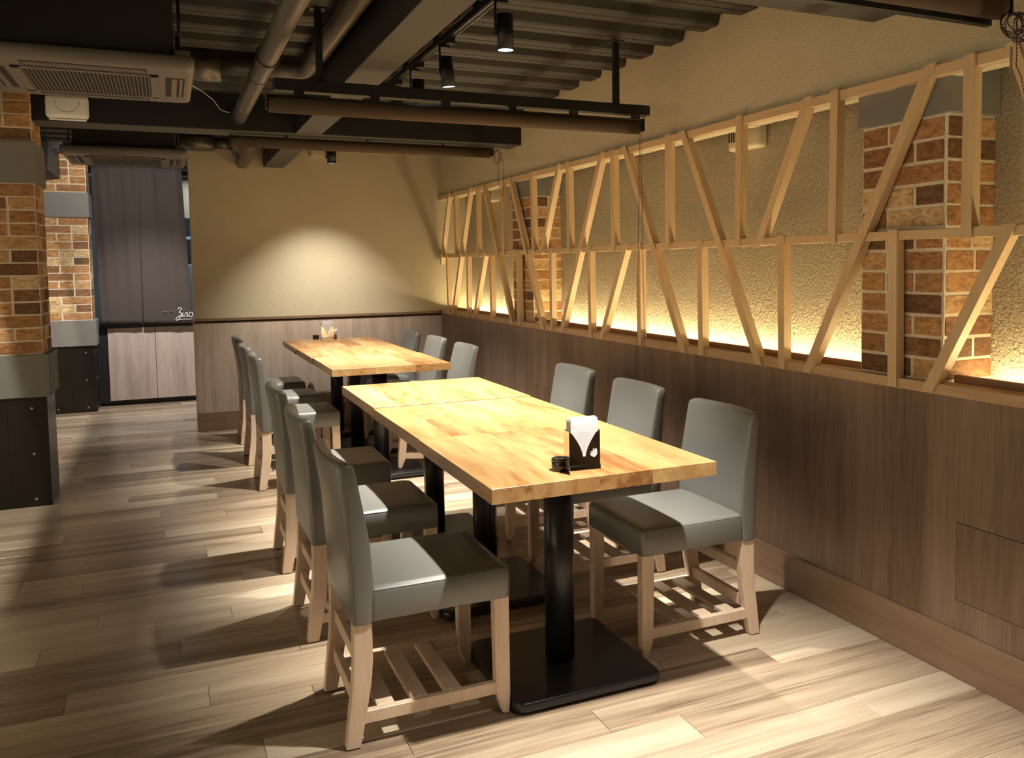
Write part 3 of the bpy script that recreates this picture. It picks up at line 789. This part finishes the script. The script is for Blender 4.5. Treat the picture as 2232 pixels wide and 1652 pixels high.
def ashtray(loc, label):
    t = empty('ashtray', loc); tag(t, label, 'ashtray', 'round black ashtrays beside the napkin holders')
    bm = bmesh.new(); rings = []
    for (z, r) in ((0, 0.022), (0.001, 0.0245), (0.004, 0.0255), (0.026, 0.0262), (0.0275, 0.0255)):
        rings.append([(r * math.cos(a * math.pi / 18), r * math.sin(a * math.pi / 18), z) for a in range(36)])
    loft(bm, rings); bm_obj('body', bm, M['jar'], t)
    bm = bmesh.new(); rings = []
    for (z, r) in ((0.0278, 0.0262), (0.031, 0.0268), (0.0345, 0.0262), (0.036, 0.024), (0.0345, 0.021), (0.033, 0.010), (0.0328, 0.002)):
        rings.append([(r * math.cos(a * math.pi / 18), r * math.sin(a * math.pi / 18), z) for a in range(36)])
    loft(bm, rings); bm_obj('lid', bm, M['jar'], t)
    return t
ashtray((1.004, 2.296, TZ), 'small round black lidded ashtray left of the near napkin holder')
ashtray((1.080, 7.43, TZ), 'small round black lidded ashtray left of the far napkin holder')
def shaker(loc, label):
    t = empty('pepper_shaker', loc); tag(t, label, 'shaker')
    bm = bmesh.new(); rings = []
    for (z, r) in ((0, 0.016), (0.004, 0.0165), (0.03, 0.0155), (0.038, 0.014), (0.04, 0.013)):
        rings.append([(r * math.cos(a * math.pi / 12), r * math.sin(a * math.pi / 12), z) for a in range(24)])
    loft(bm, rings); bm_obj('bottle', bm, plain('brown_glass', (0.12, 0.06, 0.02), 0.1), t)
    bm = bmesh.new(); rings = []
    for (z, r) in ((0.04, 0.0135), (0.055, 0.017), (0.078, 0.021), (0.081, 0.02), (0.082, 0.012)):
        rings.append([(r * math.cos(a * math.pi / 12), r * math.sin(a * math.pi / 12), z) for a in range(24)])
    loft(bm, rings); bm_obj('cap', bm, M['white'], t)
shaker((1.220, 7.36, TZ), 'small glass shaker with a white cap right of the far napkin holder')

# ------------------------------------------------------------------ blinds
def chain_bm(bm, pts, r=0.0029, gap=0.0095):
    """beads along a polyline, as small octahedra on a cord"""
    pts = [Vector(p) for p in pts]
    tube_bm(bm, pts, 0.0008, 4)
    carry = 0.0
    for a, b in zip(pts[:-1], pts[1:]):
        L_ = (b - a).length; d = (b - a) / max(L_, 1e-9); s = carry
        while s < L_:
            c = a + d * s
            vs = [bm.verts.new(c + Vector(v) * r) for v in ((1, 0, 0), (-1, 0, 0), (0, 1, 0), (0, -1, 0), (0, 0, 1.25), (0, 0, -1.25))]
            for q in ((0, 2, 4), (2, 1, 4), (1, 3, 4), (3, 0, 4), (2, 0, 5), (1, 2, 5), (3, 1, 5), (0, 3, 5)): bm.faces.new([vs[i] for i in q])
            s += gap
        carry = s - L_
def roller_blind(x0, x1, y, ztop, label, r=0.031, bar=(0.018, 0.028, -0.066, -0.052)):
    t = empty('roller_blind', ((x0 + x1) / 2, y, ztop)); tag(t, label, 'blind', 'rolled-up brown roller blinds')
    L_ = (x1 - x0) / 2
    bm = bmesh.new(); add_box(bm, -L_, L_, -0.012, 0.024, -0.010, 0.0, 0.001); bm_obj('head_rail', bm, M['rail'], t)
    bm = bmesh.new(); cyl_bm(bm, (-L_ + 0.005, -0.002, -0.04), (L_ - 0.02, -0.002, -0.04), r, None, 32); bm_obj('fabric_roll', bm, M['blind'], t)
    bm = bmesh.new(); add_box(bm, -L_ + 0.01, L_ - 0.004, *bar, 0.002); bm_obj('bottom_bar', bm, M['matte_black'], t)
    for s in (-1, 1):
        bm = bmesh.new(); xx = s * (L_ + 0.002); add_box(bm, xx - 0.003, xx + 0.003, -0.025, 0.02, -0.058, 0.002, 0.001); bm_obj('bracket', bm, M['matte_black'], t)
    bm = bmesh.new(); cyl_bm(bm, (L_ - 0.018, -0.002, -0.04), (L_ + 0.0, -0.002, -0.04), 0.018, None, 20); bm_obj('chain_wheel', bm, M['matte_black'], t)
    return t
b1 = roller_blind(0.378, 2.045, 3.675, 1.986, 'brown roller blind hanging under the black bar, middle of the three')
b2 = roller_blind(0.375, 2.045, 5.78, 2.112, 'brown roller blind under the far ceiling beam, farthest of the three')
b3 = roller_blind(0.385, 2.06, 1.70, 2.023, 'brown roller blind at the top right corner, nearest of the three', r=0.033, bar=(0.034, 0.056, -0.078, -0.046))
for (xx) in (0.7, 1.2, 1.7):
    box('mounting_clip', xx - 0.008 - b2.location.x, xx + 0.008 - b2.location.x, -0.006, 0.006, 0.0, 0.0115, M['matte_black'], b2)
# chains belong to their blinds
def chain(parent, pts):
    bm = bmesh.new(); q = [Vector(p) - parent.location for p in pts]; chain_bm(bm, q); return bm_obj('pull_chain', bm, M['chain'], parent)
chain(b1, [(2.028, 3.66, 1.945), (2.022, 3.66, 1.7), (2.010, 3.66, 1.2), (2.003, 3.662, 0.70), (2.012, 3.662, 0.60), (2.03, 3.662, 0.575), (2.05, 3.664, 0.61), (2.054, 3.668, 0.72), (2.046, 3.668, 1.25), (2.040, 3.668, 1.7), (2.038, 3.668, 1.945)])
random.seed(14)
def loops(cx, cy, z0, n, h, w):
    pts = []
    for k in range(n):
        hh = h * random.uniform(0.6, 1.0); ox = random.uniform(-w * .4, w * .4); oy_ = random.uniform(-0.01, 0.01)
        for a in range(13):
            an = math.pi / 2 + 2 * math.pi * a / 12
            pts.append((cx + ox + w * 0.5 * math.cos(an), cy + oy_, z0 - hh / 2 + hh / 2 * math.sin(an)))
    return pts
chain(b2, loops(2.075, 5.76, 2.095, 3, 0.10, 0.05))
chain(b2, [(2.085, 5.76, 2.08), (2.083, 5.76, 1.87), (2.090, 5.76, 1.80), (2.103, 5.76, 1.785), (2.114, 5.76, 1.80), (2.120, 5.76, 1.87), (2.118, 5.76, 2.0), (2.10, 5.76, 2.08)])
chain(b3, loops(2.085, 1.675, 1.965, 9, 0.075, 0.085))
chain(b3, [(2.075, 1.675, 1.96), (2.081, 1.675, 1.86), (2.079, 1.675, 1.83), (2.10, 1.675, 1.80), (2.13, 1.675, 1.70), (2.15, 1.675, 1.9), (2.12, 1.675, 1.94)])
tube('tag_cord', [Vector(p) - b3.location for p in ((2.050, 1.672, 1.905), (2.053, 1.671, 1.885), (2.053, 1.670, 1.870))], 0.0008, M['white'], b3, 5)
q_ = Vector((2.053, 1.670, 1.84)) - b3.location
box('tag', q_.x - 0.004, q_.x + 0.004, q_.y - 0.0015, q_.y + 0.0015, q_.z - 0.036, q_.z + 0.034, plain('clear_tag', (0.45, 0.35, 0.24), 0.3), b3)

# black steel bar carrying the middle blind, hung on two rods
hb = empty('hanging_bar', (1.25, 3.70, 2.03)); tag(hb, 'long black steel bar hung from the ceiling above the near tables', 'bar')
def local_box(name, x0, x1, y0, y1, z0, z1, mat, par, bev=0.0):
    l = par.location; return box(name, x0 - l.x, x1 - l.x, y0 - l.y, y1 - l.y, z0 - l.z, z1 - l.z, mat, par, bev)
local_box('bar', 0.405, 2.090, 3.672, 3.730, 2.006, 2.052, M['matte_black'], hb, 0.002)
for xx in (0.585, 1.925):
    local_box('hanger_rod', xx - 0.013, xx + 0.013, 3.690, 3.714, 2.052, 2.345, M['matte_black'], hb)
    local_box('hanger_plate', xx - 0.03, xx + 0.03, 3.675, 3.73, 2.336, 2.342, M['matte_black'], hb)
for xx in (0.50, 0.80, 1.10, 1.40, 1.70, 2.02):
    local_box('mounting_clip', xx - 0.018, xx + 0.018, 3.675, 3.70, 1.986, 2.006, M['rail'], hb)
hb3 = empty('hanging_bar', (1.25, 1.72, 2.02)); tag(hb3, 'black steel bar above the top right blind, nearest the viewer', 'bar')
local_box('bar', 0.405, 2.10, 1.695, 1.753, 2.026, 2.083, M['matte_black'], hb3, 0.002)
for xx in (0.585, 1.925): local_box('hanger_rod', xx - 0.013, xx + 0.013, 1.712, 1.736, 2.083, 2.345, M['matte_black'], hb3)

# ------------------------------------------------------------------ track and spotlights
tr = empty('lighting_track', (1.15, 3.3, 2.3)); tag(tr, 'black ceiling lighting track beside the beam above the near tables', 'track')
local_box('track_rail', 1.132, 1.168, 0.2, 5.66, 2.294, 2.322, M['matte_black'], tr, 0.002)
for s in (-1, 1): local_box('track_lip', 1.15 + s * 0.010 - 0.002, 1.15 + s * 0.010 + 0.002, 0.22, 5.64, 2.291, 2.2945, M['rail'], tr)
yy = 0.5
while yy < 5.6:
    local_box('ceiling_clip', 1.136, 1.164, yy - 0.02, yy + 0.02, 2.322, 2.3425, M['matte_black'], tr); yy += 0.577
tr2 = empty('lighting_track', (1.16, 6.8, 2.3)); tag(tr2, 'black ceiling lighting track above the far tables', 'track')
local_box('track_rail', 1.142, 1.178, 5.92, 7.55, 2.294, 2.322, M['matte_black'], tr2, 0.002)
for yy in (6.1, 6.7, 7.3): local_box('ceiling_clip', 1.146, 1.174, yy - 0.012, yy + 0.012, 2.322, 2.3425, M['matte_black'], tr2)

def spot_lamp(x, y, zl, aim, label, track_z=2.293, r=0.0295, ln=0.128, inset=0.0042, group='black cylinder spotlights on the ceiling tracks', yoke=True):
    t = empty('spotlight', (x, y, track_z)); tag(t, label, 'spotlight', group)
    d = (Vector(aim) - Vector((x, y, zl))).normalized(); o0 = Vector((x, y, track_z))
    lens = Vector((x, y, zl)) - o0; top = lens - d * ln
    bm = bmesh.new(); cyl_bm(bm, top, lens - d * inset, r, None, 36); bm_obj('housing', bm, M['matte_black'], t)
    bm = bmesh.new()
    # open rim round the recessed glowing lens
    cyl_bm(bm, lens - d * (inset + 0.0003), lens, r, r * 0.99, 36, caps=False); cyl_bm(bm, lens - d * (inset + 0.0003), lens, r * 0.93, r * 0.95, 36, caps=False); bm_obj('rim', bm, M['matte_black'], t)
    bm = bmesh.new(); cyl_bm(bm, lens - d * inset, lens - d * (inset - 0.0012), r * 0.93, None, 36); bm_obj('lens', bm, M['lens'], t)
    if yoke:
        bm = bmesh.new(); add_box(bm, -0.018, 0.018, -0.055, 0.055, -0.024, 0.0, 0.002); bm_obj('driver_box', bm, M['matte_black'], t)
        m_ = (top + lens) * 0.5
        bm = bmesh.new(); add_box(bm, -r - 0.011, -r - 0.005, -0.007, 0.007, m_.z - 0.015, -0.012, 0.001); bm_obj('arm', bm, M['matte_black'], t)
        cyl('pivot', (-r - 0.012, m_.y, m_.z - 0.005), (-r + 0.004, m_.y, m_.z - 0.005), 0.006, M['rail'], t, None, 12)
        bm = bmesh.new(); add_box(bm, -r - 0.011, 0.01, -0.007, 0.007, -0.032, -0.022, 0.001); bm_obj('arm_bracket', bm, M['matte_black'], t)
    return t
spot_lamp(1.15, 3.08, 2.092, (1.17, 3.10, 0), 'black cylinder spotlight nearest the viewer with its glowing lens showing')
spot_lamp(1.15, 3.80, 2.092, (1.25, 3.84, 1.2), 'tilted black cylinder spotlight, second along the track, glowing lens above the bar')
spot_lamp(1.15, 4.31, 2.092, (1.15, 4.33, 0), 'black cylinder spotlight half hidden behind the bar, third along the track')
spot_lamp(1.15, 1.90, 2.092, (1.15, 1.92, 0), 'black cylinder spotlight above the viewer end of the near tables')
spot_lamp(1.15, 4.75, 2.103, (1.155, 5.0, 0), 'tilted black cylinder spotlight before the far ceiling beam, hidden behind the rolled blind')
spot_lamp(1.16, 6.05, 2.135, (1.16, 6.1, 0), 'black cylinder spotlight above the middle far table', ln=0.11)
spot_lamp(1.16, 6.90, 2.092, (1.16, 6.91, 0), 'black cylinder downlight in front of the end wall, below the far blind', ln=0.1, r=0.033, inset=0.016)

# ------------------------------------------------------------------ ducts
def duct(name, label, pts, r, bands=(), group='round ceiling ducts'):
    t = empty(name, pts[0]); tag(t, label, 'duct', group)
    l = Vector(pts[0]); bm = bmesh.new(); tube_bm(bm, [Vector(p) - l for p in pts], r, 28); bm_obj('pipe', bm, M['duct'], t)
    for (p, q, rr) in bands:
        bm = bmesh.new(); cyl_bm(bm, Vector(p) - l, Vector(q) - l, rr, None, 28); bm_obj('joint_band', bm, M['duct'], t)
    return t
da = duct('ventilation_duct', 'round grey duct running lengthwise, crossing left of the hanging bar end', [(0.422, 0.5, 2.205), (0.422, 4.55, 2.203), (0.422, 5.2, 2.203), (0.422, 5.67, 2.203)], 0.0425,
     [((0.422, 4.02, 2.204), (0.422, 4.09, 2.204), 0.0455), ((0.422, 4.40, 2.203), (0.422, 4.42, 2.203), 0.0445), ((0.422, 5.28, 2.203), (0.422, 5.30, 2.203), 0.0440)])
db = duct('ventilation_duct', 'round grey duct running lengthwise beside the deep beam with an elbow', [(0.672, 0.5, 2.293), (0.672, 4.45, 2.293), (0.672, 4.56, 2.293), (0.662, 4.62, 2.293), (0.627, 4.655, 2.293), (0.577, 4.665, 2.293), (0.272, 4.665, 2.293)], 0.0445,
     [((0.672, 4.28, 2.293), (0.672, 4.31, 2.293), 0.0465), ((0.672, 3.2, 2.293), (0.672, 3.22, 2.293), 0.0455)])
dc = duct('insulated_duct', 'fat insulated duct joining the near ceiling air conditioner', [(0.10, 4.665, 2.275), (0.269, 4.665, 2.275)], 0.066, group='round ceiling ducts')
dd = duct('insulated_duct', 'insulated duct joining the far ceiling air conditioner', [(0.10, 7.45, 2.275), (0.36, 7.45, 2.275)], 0.066)
de = duct('ventilation_duct', 'thin duct stretch beyond the far ceiling beam', [(0.361, 7.45, 2.275), (0.50, 7.45, 2.275)], 0.045)
df = duct('ventilation_duct', 'round duct with a bend going into the end wall above the far tables', [(0.575, 5.9, 2.235), (0.575, 6.75, 2.22), (0.576, 6.95, 2.19), (0.578, 7.1, 2.165), (0.58, 7.3, 2.155), (0.58, 7.64, 2.155)], 0.048)
# worm clamp with teeth
cl_ = Vector((0.422, 0.5, 2.205))
bm = bmesh.new()
for k in range(40):
    a = 2 * math.pi * k / 40; c = Vector((0.422, 4.00, 2.204)) - cl_ + Vector((math.cos(a), 0, math.sin(a))) * 0.049
    add_box(bm, c.x - 0.0022, c.x + 0.0022, c.y - 0.010, c.y + 0.010, c.z - 0.0022, c.z + 0.0022)
bm_obj('hose_clamp', bm, M['matte_black'], da)
# hanging straps of the big duct
for k, yy in enumerate((3.30,)):
    bm = bmesh.new(); chain_bm(bm, [(0.385, yy, 2.335), (0.38, yy, 2.28), (0.385, yy, 2.23)], 0.004, 0.012)
    for v in bm.verts: v.co -= cl_
    bm_obj('hanging_chain', bm, M['matte_black'], da)

# ------------------------------------------------------------------ ceiling air conditioners
def cassette(x1, y0, label, z=2.058):
    Wd, D = 0.745, 0.76
    t = empty('ceiling_air_conditioner', (x1 - Wd / 2, y0 + D / 2, z)); tag(t, label, 'air conditioner', 'ceiling cassette air conditioners')
    hx, hy = Wd / 2, D / 2
    bm = bmesh.new(); rings = []
    def frame_ring(zz, ins, r): return [(a, b, zz) for a, b in rounded_loop(-hx + ins, hx - ins, -hy + ins, hy - ins, r, 5)]
    R_ = loft(bm, [frame_ring(0.052, 0.002, 0.03), frame_ring(0.03, 0.0, 0.032), frame_ring(0.010, 0.003, 0.034), frame_ring(0.002, 0.012, 0.03), frame_ring(0.0, 0.022, 0.024)], cap=False)
    bm.faces.new([R_[0][k] for k in range(len(R_[0]))])
    f = bm.faces.new(R_[-1]); bmesh.ops.recalc_face_normals(bm, faces=bm.faces)
    bm_obj('panel', bm, M['ac'], t, smooth=False)
    # outlet slots, each with a flap
    for (ax, s) in (('x', -1), ('x', 1), ('y', -1), ('y', 1)):
        L_ = 0.205; c = 0.305
        def B(name, u0, u1, v0, v1, z0, z1, mt, rot=0):
            bm = bmesh.new()
            if ax == 'y': add_box(bm, -L_ + v0, L_ - v0, s * c + u0 * s if s > 0 else s * c - u1, s * c + u1 * s if s > 0 else s * c - u0, z0, z1)
            else: add_box(bm, s * c + u0 * s if s > 0 else s * c - u1, s * c + u1 * s if s > 0 else s * c - u0, -L_ + v0, L_ - v0, z0, z1)
            return bm_obj(name, bm, M[mt], t)
        B('outlet_slot', -0.036, 0.034, 0, 0, -0.0012, 0.001, 'ac_dark')
        B('louvre_flap', -0.014, 0.006, 0.006, 0, -0.0035, -0.0008, 'ac')
        B('louvre_flap', 0.016, 0.026, 0.006, 0, -0.0035, -0.0008, 'ac')
    # intake grille
    g = 0.245
    bm = bmesh.new(); add_box(bm, -g, g, -g, g, -0.002, 0.0005); gr = bm_obj('grille', bm, M['ac_dark'], t)
    for (a0, a1, b0, b1) in ((-g, g, -g, -g + 0.022), (-g, g, g - 0.022, g), (-g, -g + 0.03, -g, g), (g - 0.03, g, -g, g)):
        bm = bmesh.new(); add_box(bm, a0, a1, b0, b1, -0.006, -0.001, 0.001); bm_obj('grille_frame', bm, M['ac'], gr)
    n = 32
    bmm = bmesh.new(); add_box(bmm, -0.0017, 0.0017, -g + 0.02, g - 0.02, -0.005, -0.0022); me = bpy.data.meshes.new('grille_bar'); bmm.normal_update(); bmm.to_mesh(me); bmm.free(); me.materials.append(M['ac'])
    for i in range(n):
        link('grille_bar', me, None, gr, (-g + 0.036 + (2 * g - 0.072) * i / (n - 1), 0, 0))
    bm = bmesh.new(); add_box(bm, hx - 0.155, hx - 0.13, -hy + 0.12, -hy + 0.145, -0.002, 0); 
    bm.free()
    # dark body above the panel
    bm = bmesh.new(); add_box(bm, -hx + 0.07, hx - 0.07, -hy + 0.06, hy - 0.06, 0.05, 0.28); bm_obj('body', bm, M['ac_dark'], t)
    for (sx, sy) in ((-1, -1), (1, -1), (-1, 1), (1, 1)):
        bm = bmesh.new(); add_box(bm, sx * (hx - 0.05) - 0.035, sx * (hx - 0.05) + 0.035, sy * (hy - 0.08) - 0.02, sy * (hy - 0.08) + 0.02, 0.05, 0.085, 0.002); bm_obj('mounting_bracket', bm, M['ac'], t)
        cyl('hanger_rod', (sx * (hx - 0.05), sy * (hy - 0.08), 0.08), (sx * (hx - 0.05), sy * (hy - 0.08), 0.285), 0.006, M['matte_black'], t, None, 8)
    return t
cassette(0.127, 3.695, 'ceiling cassette air conditioner at the top left, nearest the viewer')
cassette(0.150, 6.56, 'farther ceiling cassette air conditioner above the hanging curtain')

# white access point fixed on the beam
t = empty('wireless_router', (-0.462, 5.655, 2.2)); tag(t, 'white rounded wireless router on the beam beside the left pillar', 'router')
bm = bmesh.new(); add_box(bm, -0.105, 0.105, -0.022, 0.014, -0.062, 0.068, 0.022, 3); bm_obj('housing', bm, M['white'], t)
bm = bmesh.new(); tube_bm(bm, [(0.06 * math.cos(a * math.pi / 24), -0.0222, 0.035 + 0.06 * math.sin(a * math.pi / 24)) for a in range(24, 49)], 0.0012, 5); bm_obj('ring_line', bm, M['stone'], t)
bm = bmesh.new(); add_box(bm, -0.09, 0.09, -0.018, 0.012, -0.069, -0.062, 0.002); bm_obj('foot_strip', bm, M['white'], t)
# junction box on the end wall
t = empty('junction_box', (1.169, YF, 2.25)); tag(t, 'small cream junction box on the end wall beside the downlight', 'box')
bm = bmesh.new(); add_box(bm, -0.058, 0.058, -0.04, -0.0, -0.024, 0.045, 0.003, 2); bm_obj('housing', bm, M['cream'], t)
for s in (-1, 1):
    cyl('screw', (s * 0.048, -0.04, -0.012), (s * 0.048, -0.042, -0.012), 0.003, M['bolt'], t, None, 8)
# loose white cable on the beam
tag(tube('cable', [(0.15, 5.3, 2.31), (0.22, 5.45, 2.30), (0.285, 5.64, 2.29), (0.30, 5.655, 2.27), (0.315, 5.66, 2.245), (0.335, 5.66, 2.235), (0.36, 5.66, 2.228), (0.373, 5.66, 2.226)], 0.0022, M['white']),
    'thin white cable sagging across the dark beam beside the round duct', 'cable')

# ------------------------------------------------------------------ curtain, counter, kitchen
def curtain(x0, x1, xb0, xb1, ztop, zb0, zb1, name, label, seed, skew):
    bm = bmesh.new(); nx, nz = 60, 40; V = []
    for j in range(nz + 1):
        s = j / nz; row = []
        for i in range(nx + 1):
            u = i / nx
            x = (x0 + (x1 - x0) * u) * (1 - s) + (xb0 + (xb1 - xb0) * u) * s
            z = ztop + ((zb0 + (zb1 - zb0) * u) - ztop) * s
            fold = (0.010 * math.sin(u * 11 + seed + 1.5 * s) + 0.007 * math.sin(u * 23 + seed * 2 - s * 2)) * (1 - 0.75 * s)
            row.append(bm.verts.new((x, 9.40 + fold, z)))
        V.append(row)
    for j in range(nz):
        for i in range(nx):
            f = bm.faces.new((V[j][i], V[j + 1][i], V[j + 1][i + 1], V[j][i + 1])); f.smooth = True
    return bm
t = empty('hanging_curtain', (-0.2, 9.40, 2.27)); tag(t, 'brown split cloth curtain with small white lettering above the counter', 'curtain')
for (args, nm) in (((-0.605, -0.215, -0.578, -0.232, 2.27, 0.80, 0.787, 'p', '', 0.6, 0), 'cloth_panel'), ((-0.222, 0.160, -0.224, 0.205, 2.27, 0.787, 0.773, 'p', '', 2.1, 0), 'cloth_panel')):
    bm = curtain(*args)
    for v in bm.verts: v.co -= t.location
    o = bm_obj(nm, bm, M['curtain'], t)
    md = o.modifiers.new('thickness', 'SOLIDIFY'); md.thickness = 0.003
cyl('curtain_rod', (-0.44, 0, 0.01), (0.41, 0, 0.01), 0.009, M['matte_black'], t)
# hand-lettered word near the right lower corner
def stroke(pts, w_, sc, ox, oz):
    bm = bmesh.new(); q = []
    # smooth the polyline with Catmull-Rom
    P_ = [pts[0]] + list(pts) + [pts[-1]]
    for i in range(1, len(P_) - 2):
        for k in range(5):
            s = k / 5; a, b, c, d = P_[i - 1], P_[i], P_[i + 1], P_[i + 2]
            q.append(tuple(0.5 * ((2 * b[m]) + (-a[m] + c[m]) * s + (2 * a[m] - 5 * b[m] + 4 * c[m] - d[m]) * s * s + (-a[m] + 3 * b[m] - 3 * c[m] + d[m]) * s ** 3) for m in (0, 1)))
    q.append(pts[-1])
    L_, R_ = [], []
    for i, p in enumerate(q):
        a = q[max(i - 1, 0)]; b = q[min(i + 1, len(q) - 1)]; dx, dz = b[0] - a[0], b[1] - a[1]; n = math.hypot(dx, dz) or 1
        nx_, nz_ = -dz / n * w_ / 2, dx / n * w_ / 2
        L_.append(bm.verts.new(((p[0] + nx_) * sc + ox, 0, (p[1] + nz_) * sc + oz))); R_.append(bm.verts.new(((p[0] - nx_) * sc + ox, 0, (p[1] - nz_) * sc + oz)))
    for i in range(len(q) - 1): bm.faces.new((L_[i], L_[i + 1], R_[i + 1], R_[i]))
    bmesh.ops.recalc_face_normals(bm, faces=bm.faces)
    return bm
# letter shapes on a 100-unit grid (x right, z up), baseline 0
STR = [[(12, 72), (16, 86), (27, 92), (38, 84), (33, 66), (18, 50), (30, 44), (36, 30), (28, 6), (12, -18), (-4, -26), (-9, -14), (4, 2), (24, 16)],
       [(52, 44), (46, 26), (42, 8), (50, 6), (60, 20)], [(62, 66), (61, 69)],
       [(74, 44), (68, 20), (65, 4)], [(67, 16), (78, 38), (88, 42), (86, 22), (82, 6), (92, 8), (102, 24)],
       [(128, 42), (114, 44), (104, 26), (106, 8), (120, 2), (132, 18), (132, 38), (122, 42)]]
sc_ = 0.00105
for s in STR:
    bm = stroke(s, 7.5, sc_, 0.068, 0.836)
    for v in bm.verts: v.co = Vector((v.co.x, 9.388, v.co.z)) - t.location
    bm_obj('lettering', bm, M['letter'], t)
bm = stroke([(20, -14), (60, -13), (130, -14)], 6, sc_, 0.062, 0.832)
for v in bm.verts: v.co = Vector((v.co.x, 9.388, v.co.z)) - t.location
bm_obj('lettering', bm, M['letter'], t)
for (x0_, x1_, z_) in ((-0.055, -0.015, 0.895), (0.005, 0.065, 0.898)):
    bm = stroke([(x0_ * 1000, 0), ((x0_ + x1_) * 500, 3), (x1_ * 1000, 2)], 6, 0.001, 0, z_)
    for v in bm.verts: v.co = Vector((v.co.x, 9.388, v.co.z)) - t.location
    bm_obj('faint_print', bm, M['faint'], t)

# service counter with two doors
t = empty('service_counter', (-0.16, 9.75, 0)); tag(t, 'dark service counter with two pale wooden doors below the curtain', 'cabinet')
def lb(name, x0, x1, y0, y1, z0, z1, mt, bev=0.0): return local_box(name, x0, x1, y0, y1, z0, z1, M[mt], t, bev)
lb('carcass', -0.626, 0.45, 9.50, 10.0, 0.035, 0.755, 'matte_black')
lb('plinth', -0.62, 0.44, 9.53, 9.98, 0.0, 0.035, 'matte_black')
lb('counter_top', -0.626, 0.46, 9.47, 10.02, 0.755, 0.785, 'matte_black', 0.002)
lb('door', -0.538, -0.133, 9.478, 9.498, 0.052, 0.748, 'counter', 0.0012)
lb('door', -0.129, 0.300, 9.478, 9.498, 0.052, 0.748, 'counter', 0.0012)
# kitchen things seen past the curtain edges
t = empty('kitchen_shelf_unit', (0.32, 10.6, 0)); tag(t, 'pale steel kitchen unit glimpsed through the gap right of the curtain', 'shelf')
lb('cabinet_body', 0.12, 1.0, 10.4, 10.8, 0, 1.35, 'steel', 0.003)
lb('shelf', 0.12, 1.0, 10.45, 10.8, 1.62, 1.65, 'steel', 0.002)
lb('upper_cupboard', 0.12, 1.0, 10.5, 10.85, 1.85, 2.3, 'dark_room', 0.003)
for s in (0.13, 0.97): lb('upright', s - 0.01, s + 0.01, 10.76, 10.8, 1.35, 1.85, 'steel')
for i, (x_, h_) in enumerate(((0.33, 0.10), (0.40, 0.13), (0.47, 0.09))):
    o = cyl('jug', (0, 0, 0.001), (0, 0, h_), 0.028, M['white'], None, 0.024, 20); o.location = (x_, 10.55, 1.35)
    tag(o, ('short white jug on the kitchen unit beyond the curtain gap', 'tallest white jug on the kitchen unit beyond the curtain gap', 'squat white jug on the kitchen unit beyond the curtain gap')[i], 'jug')
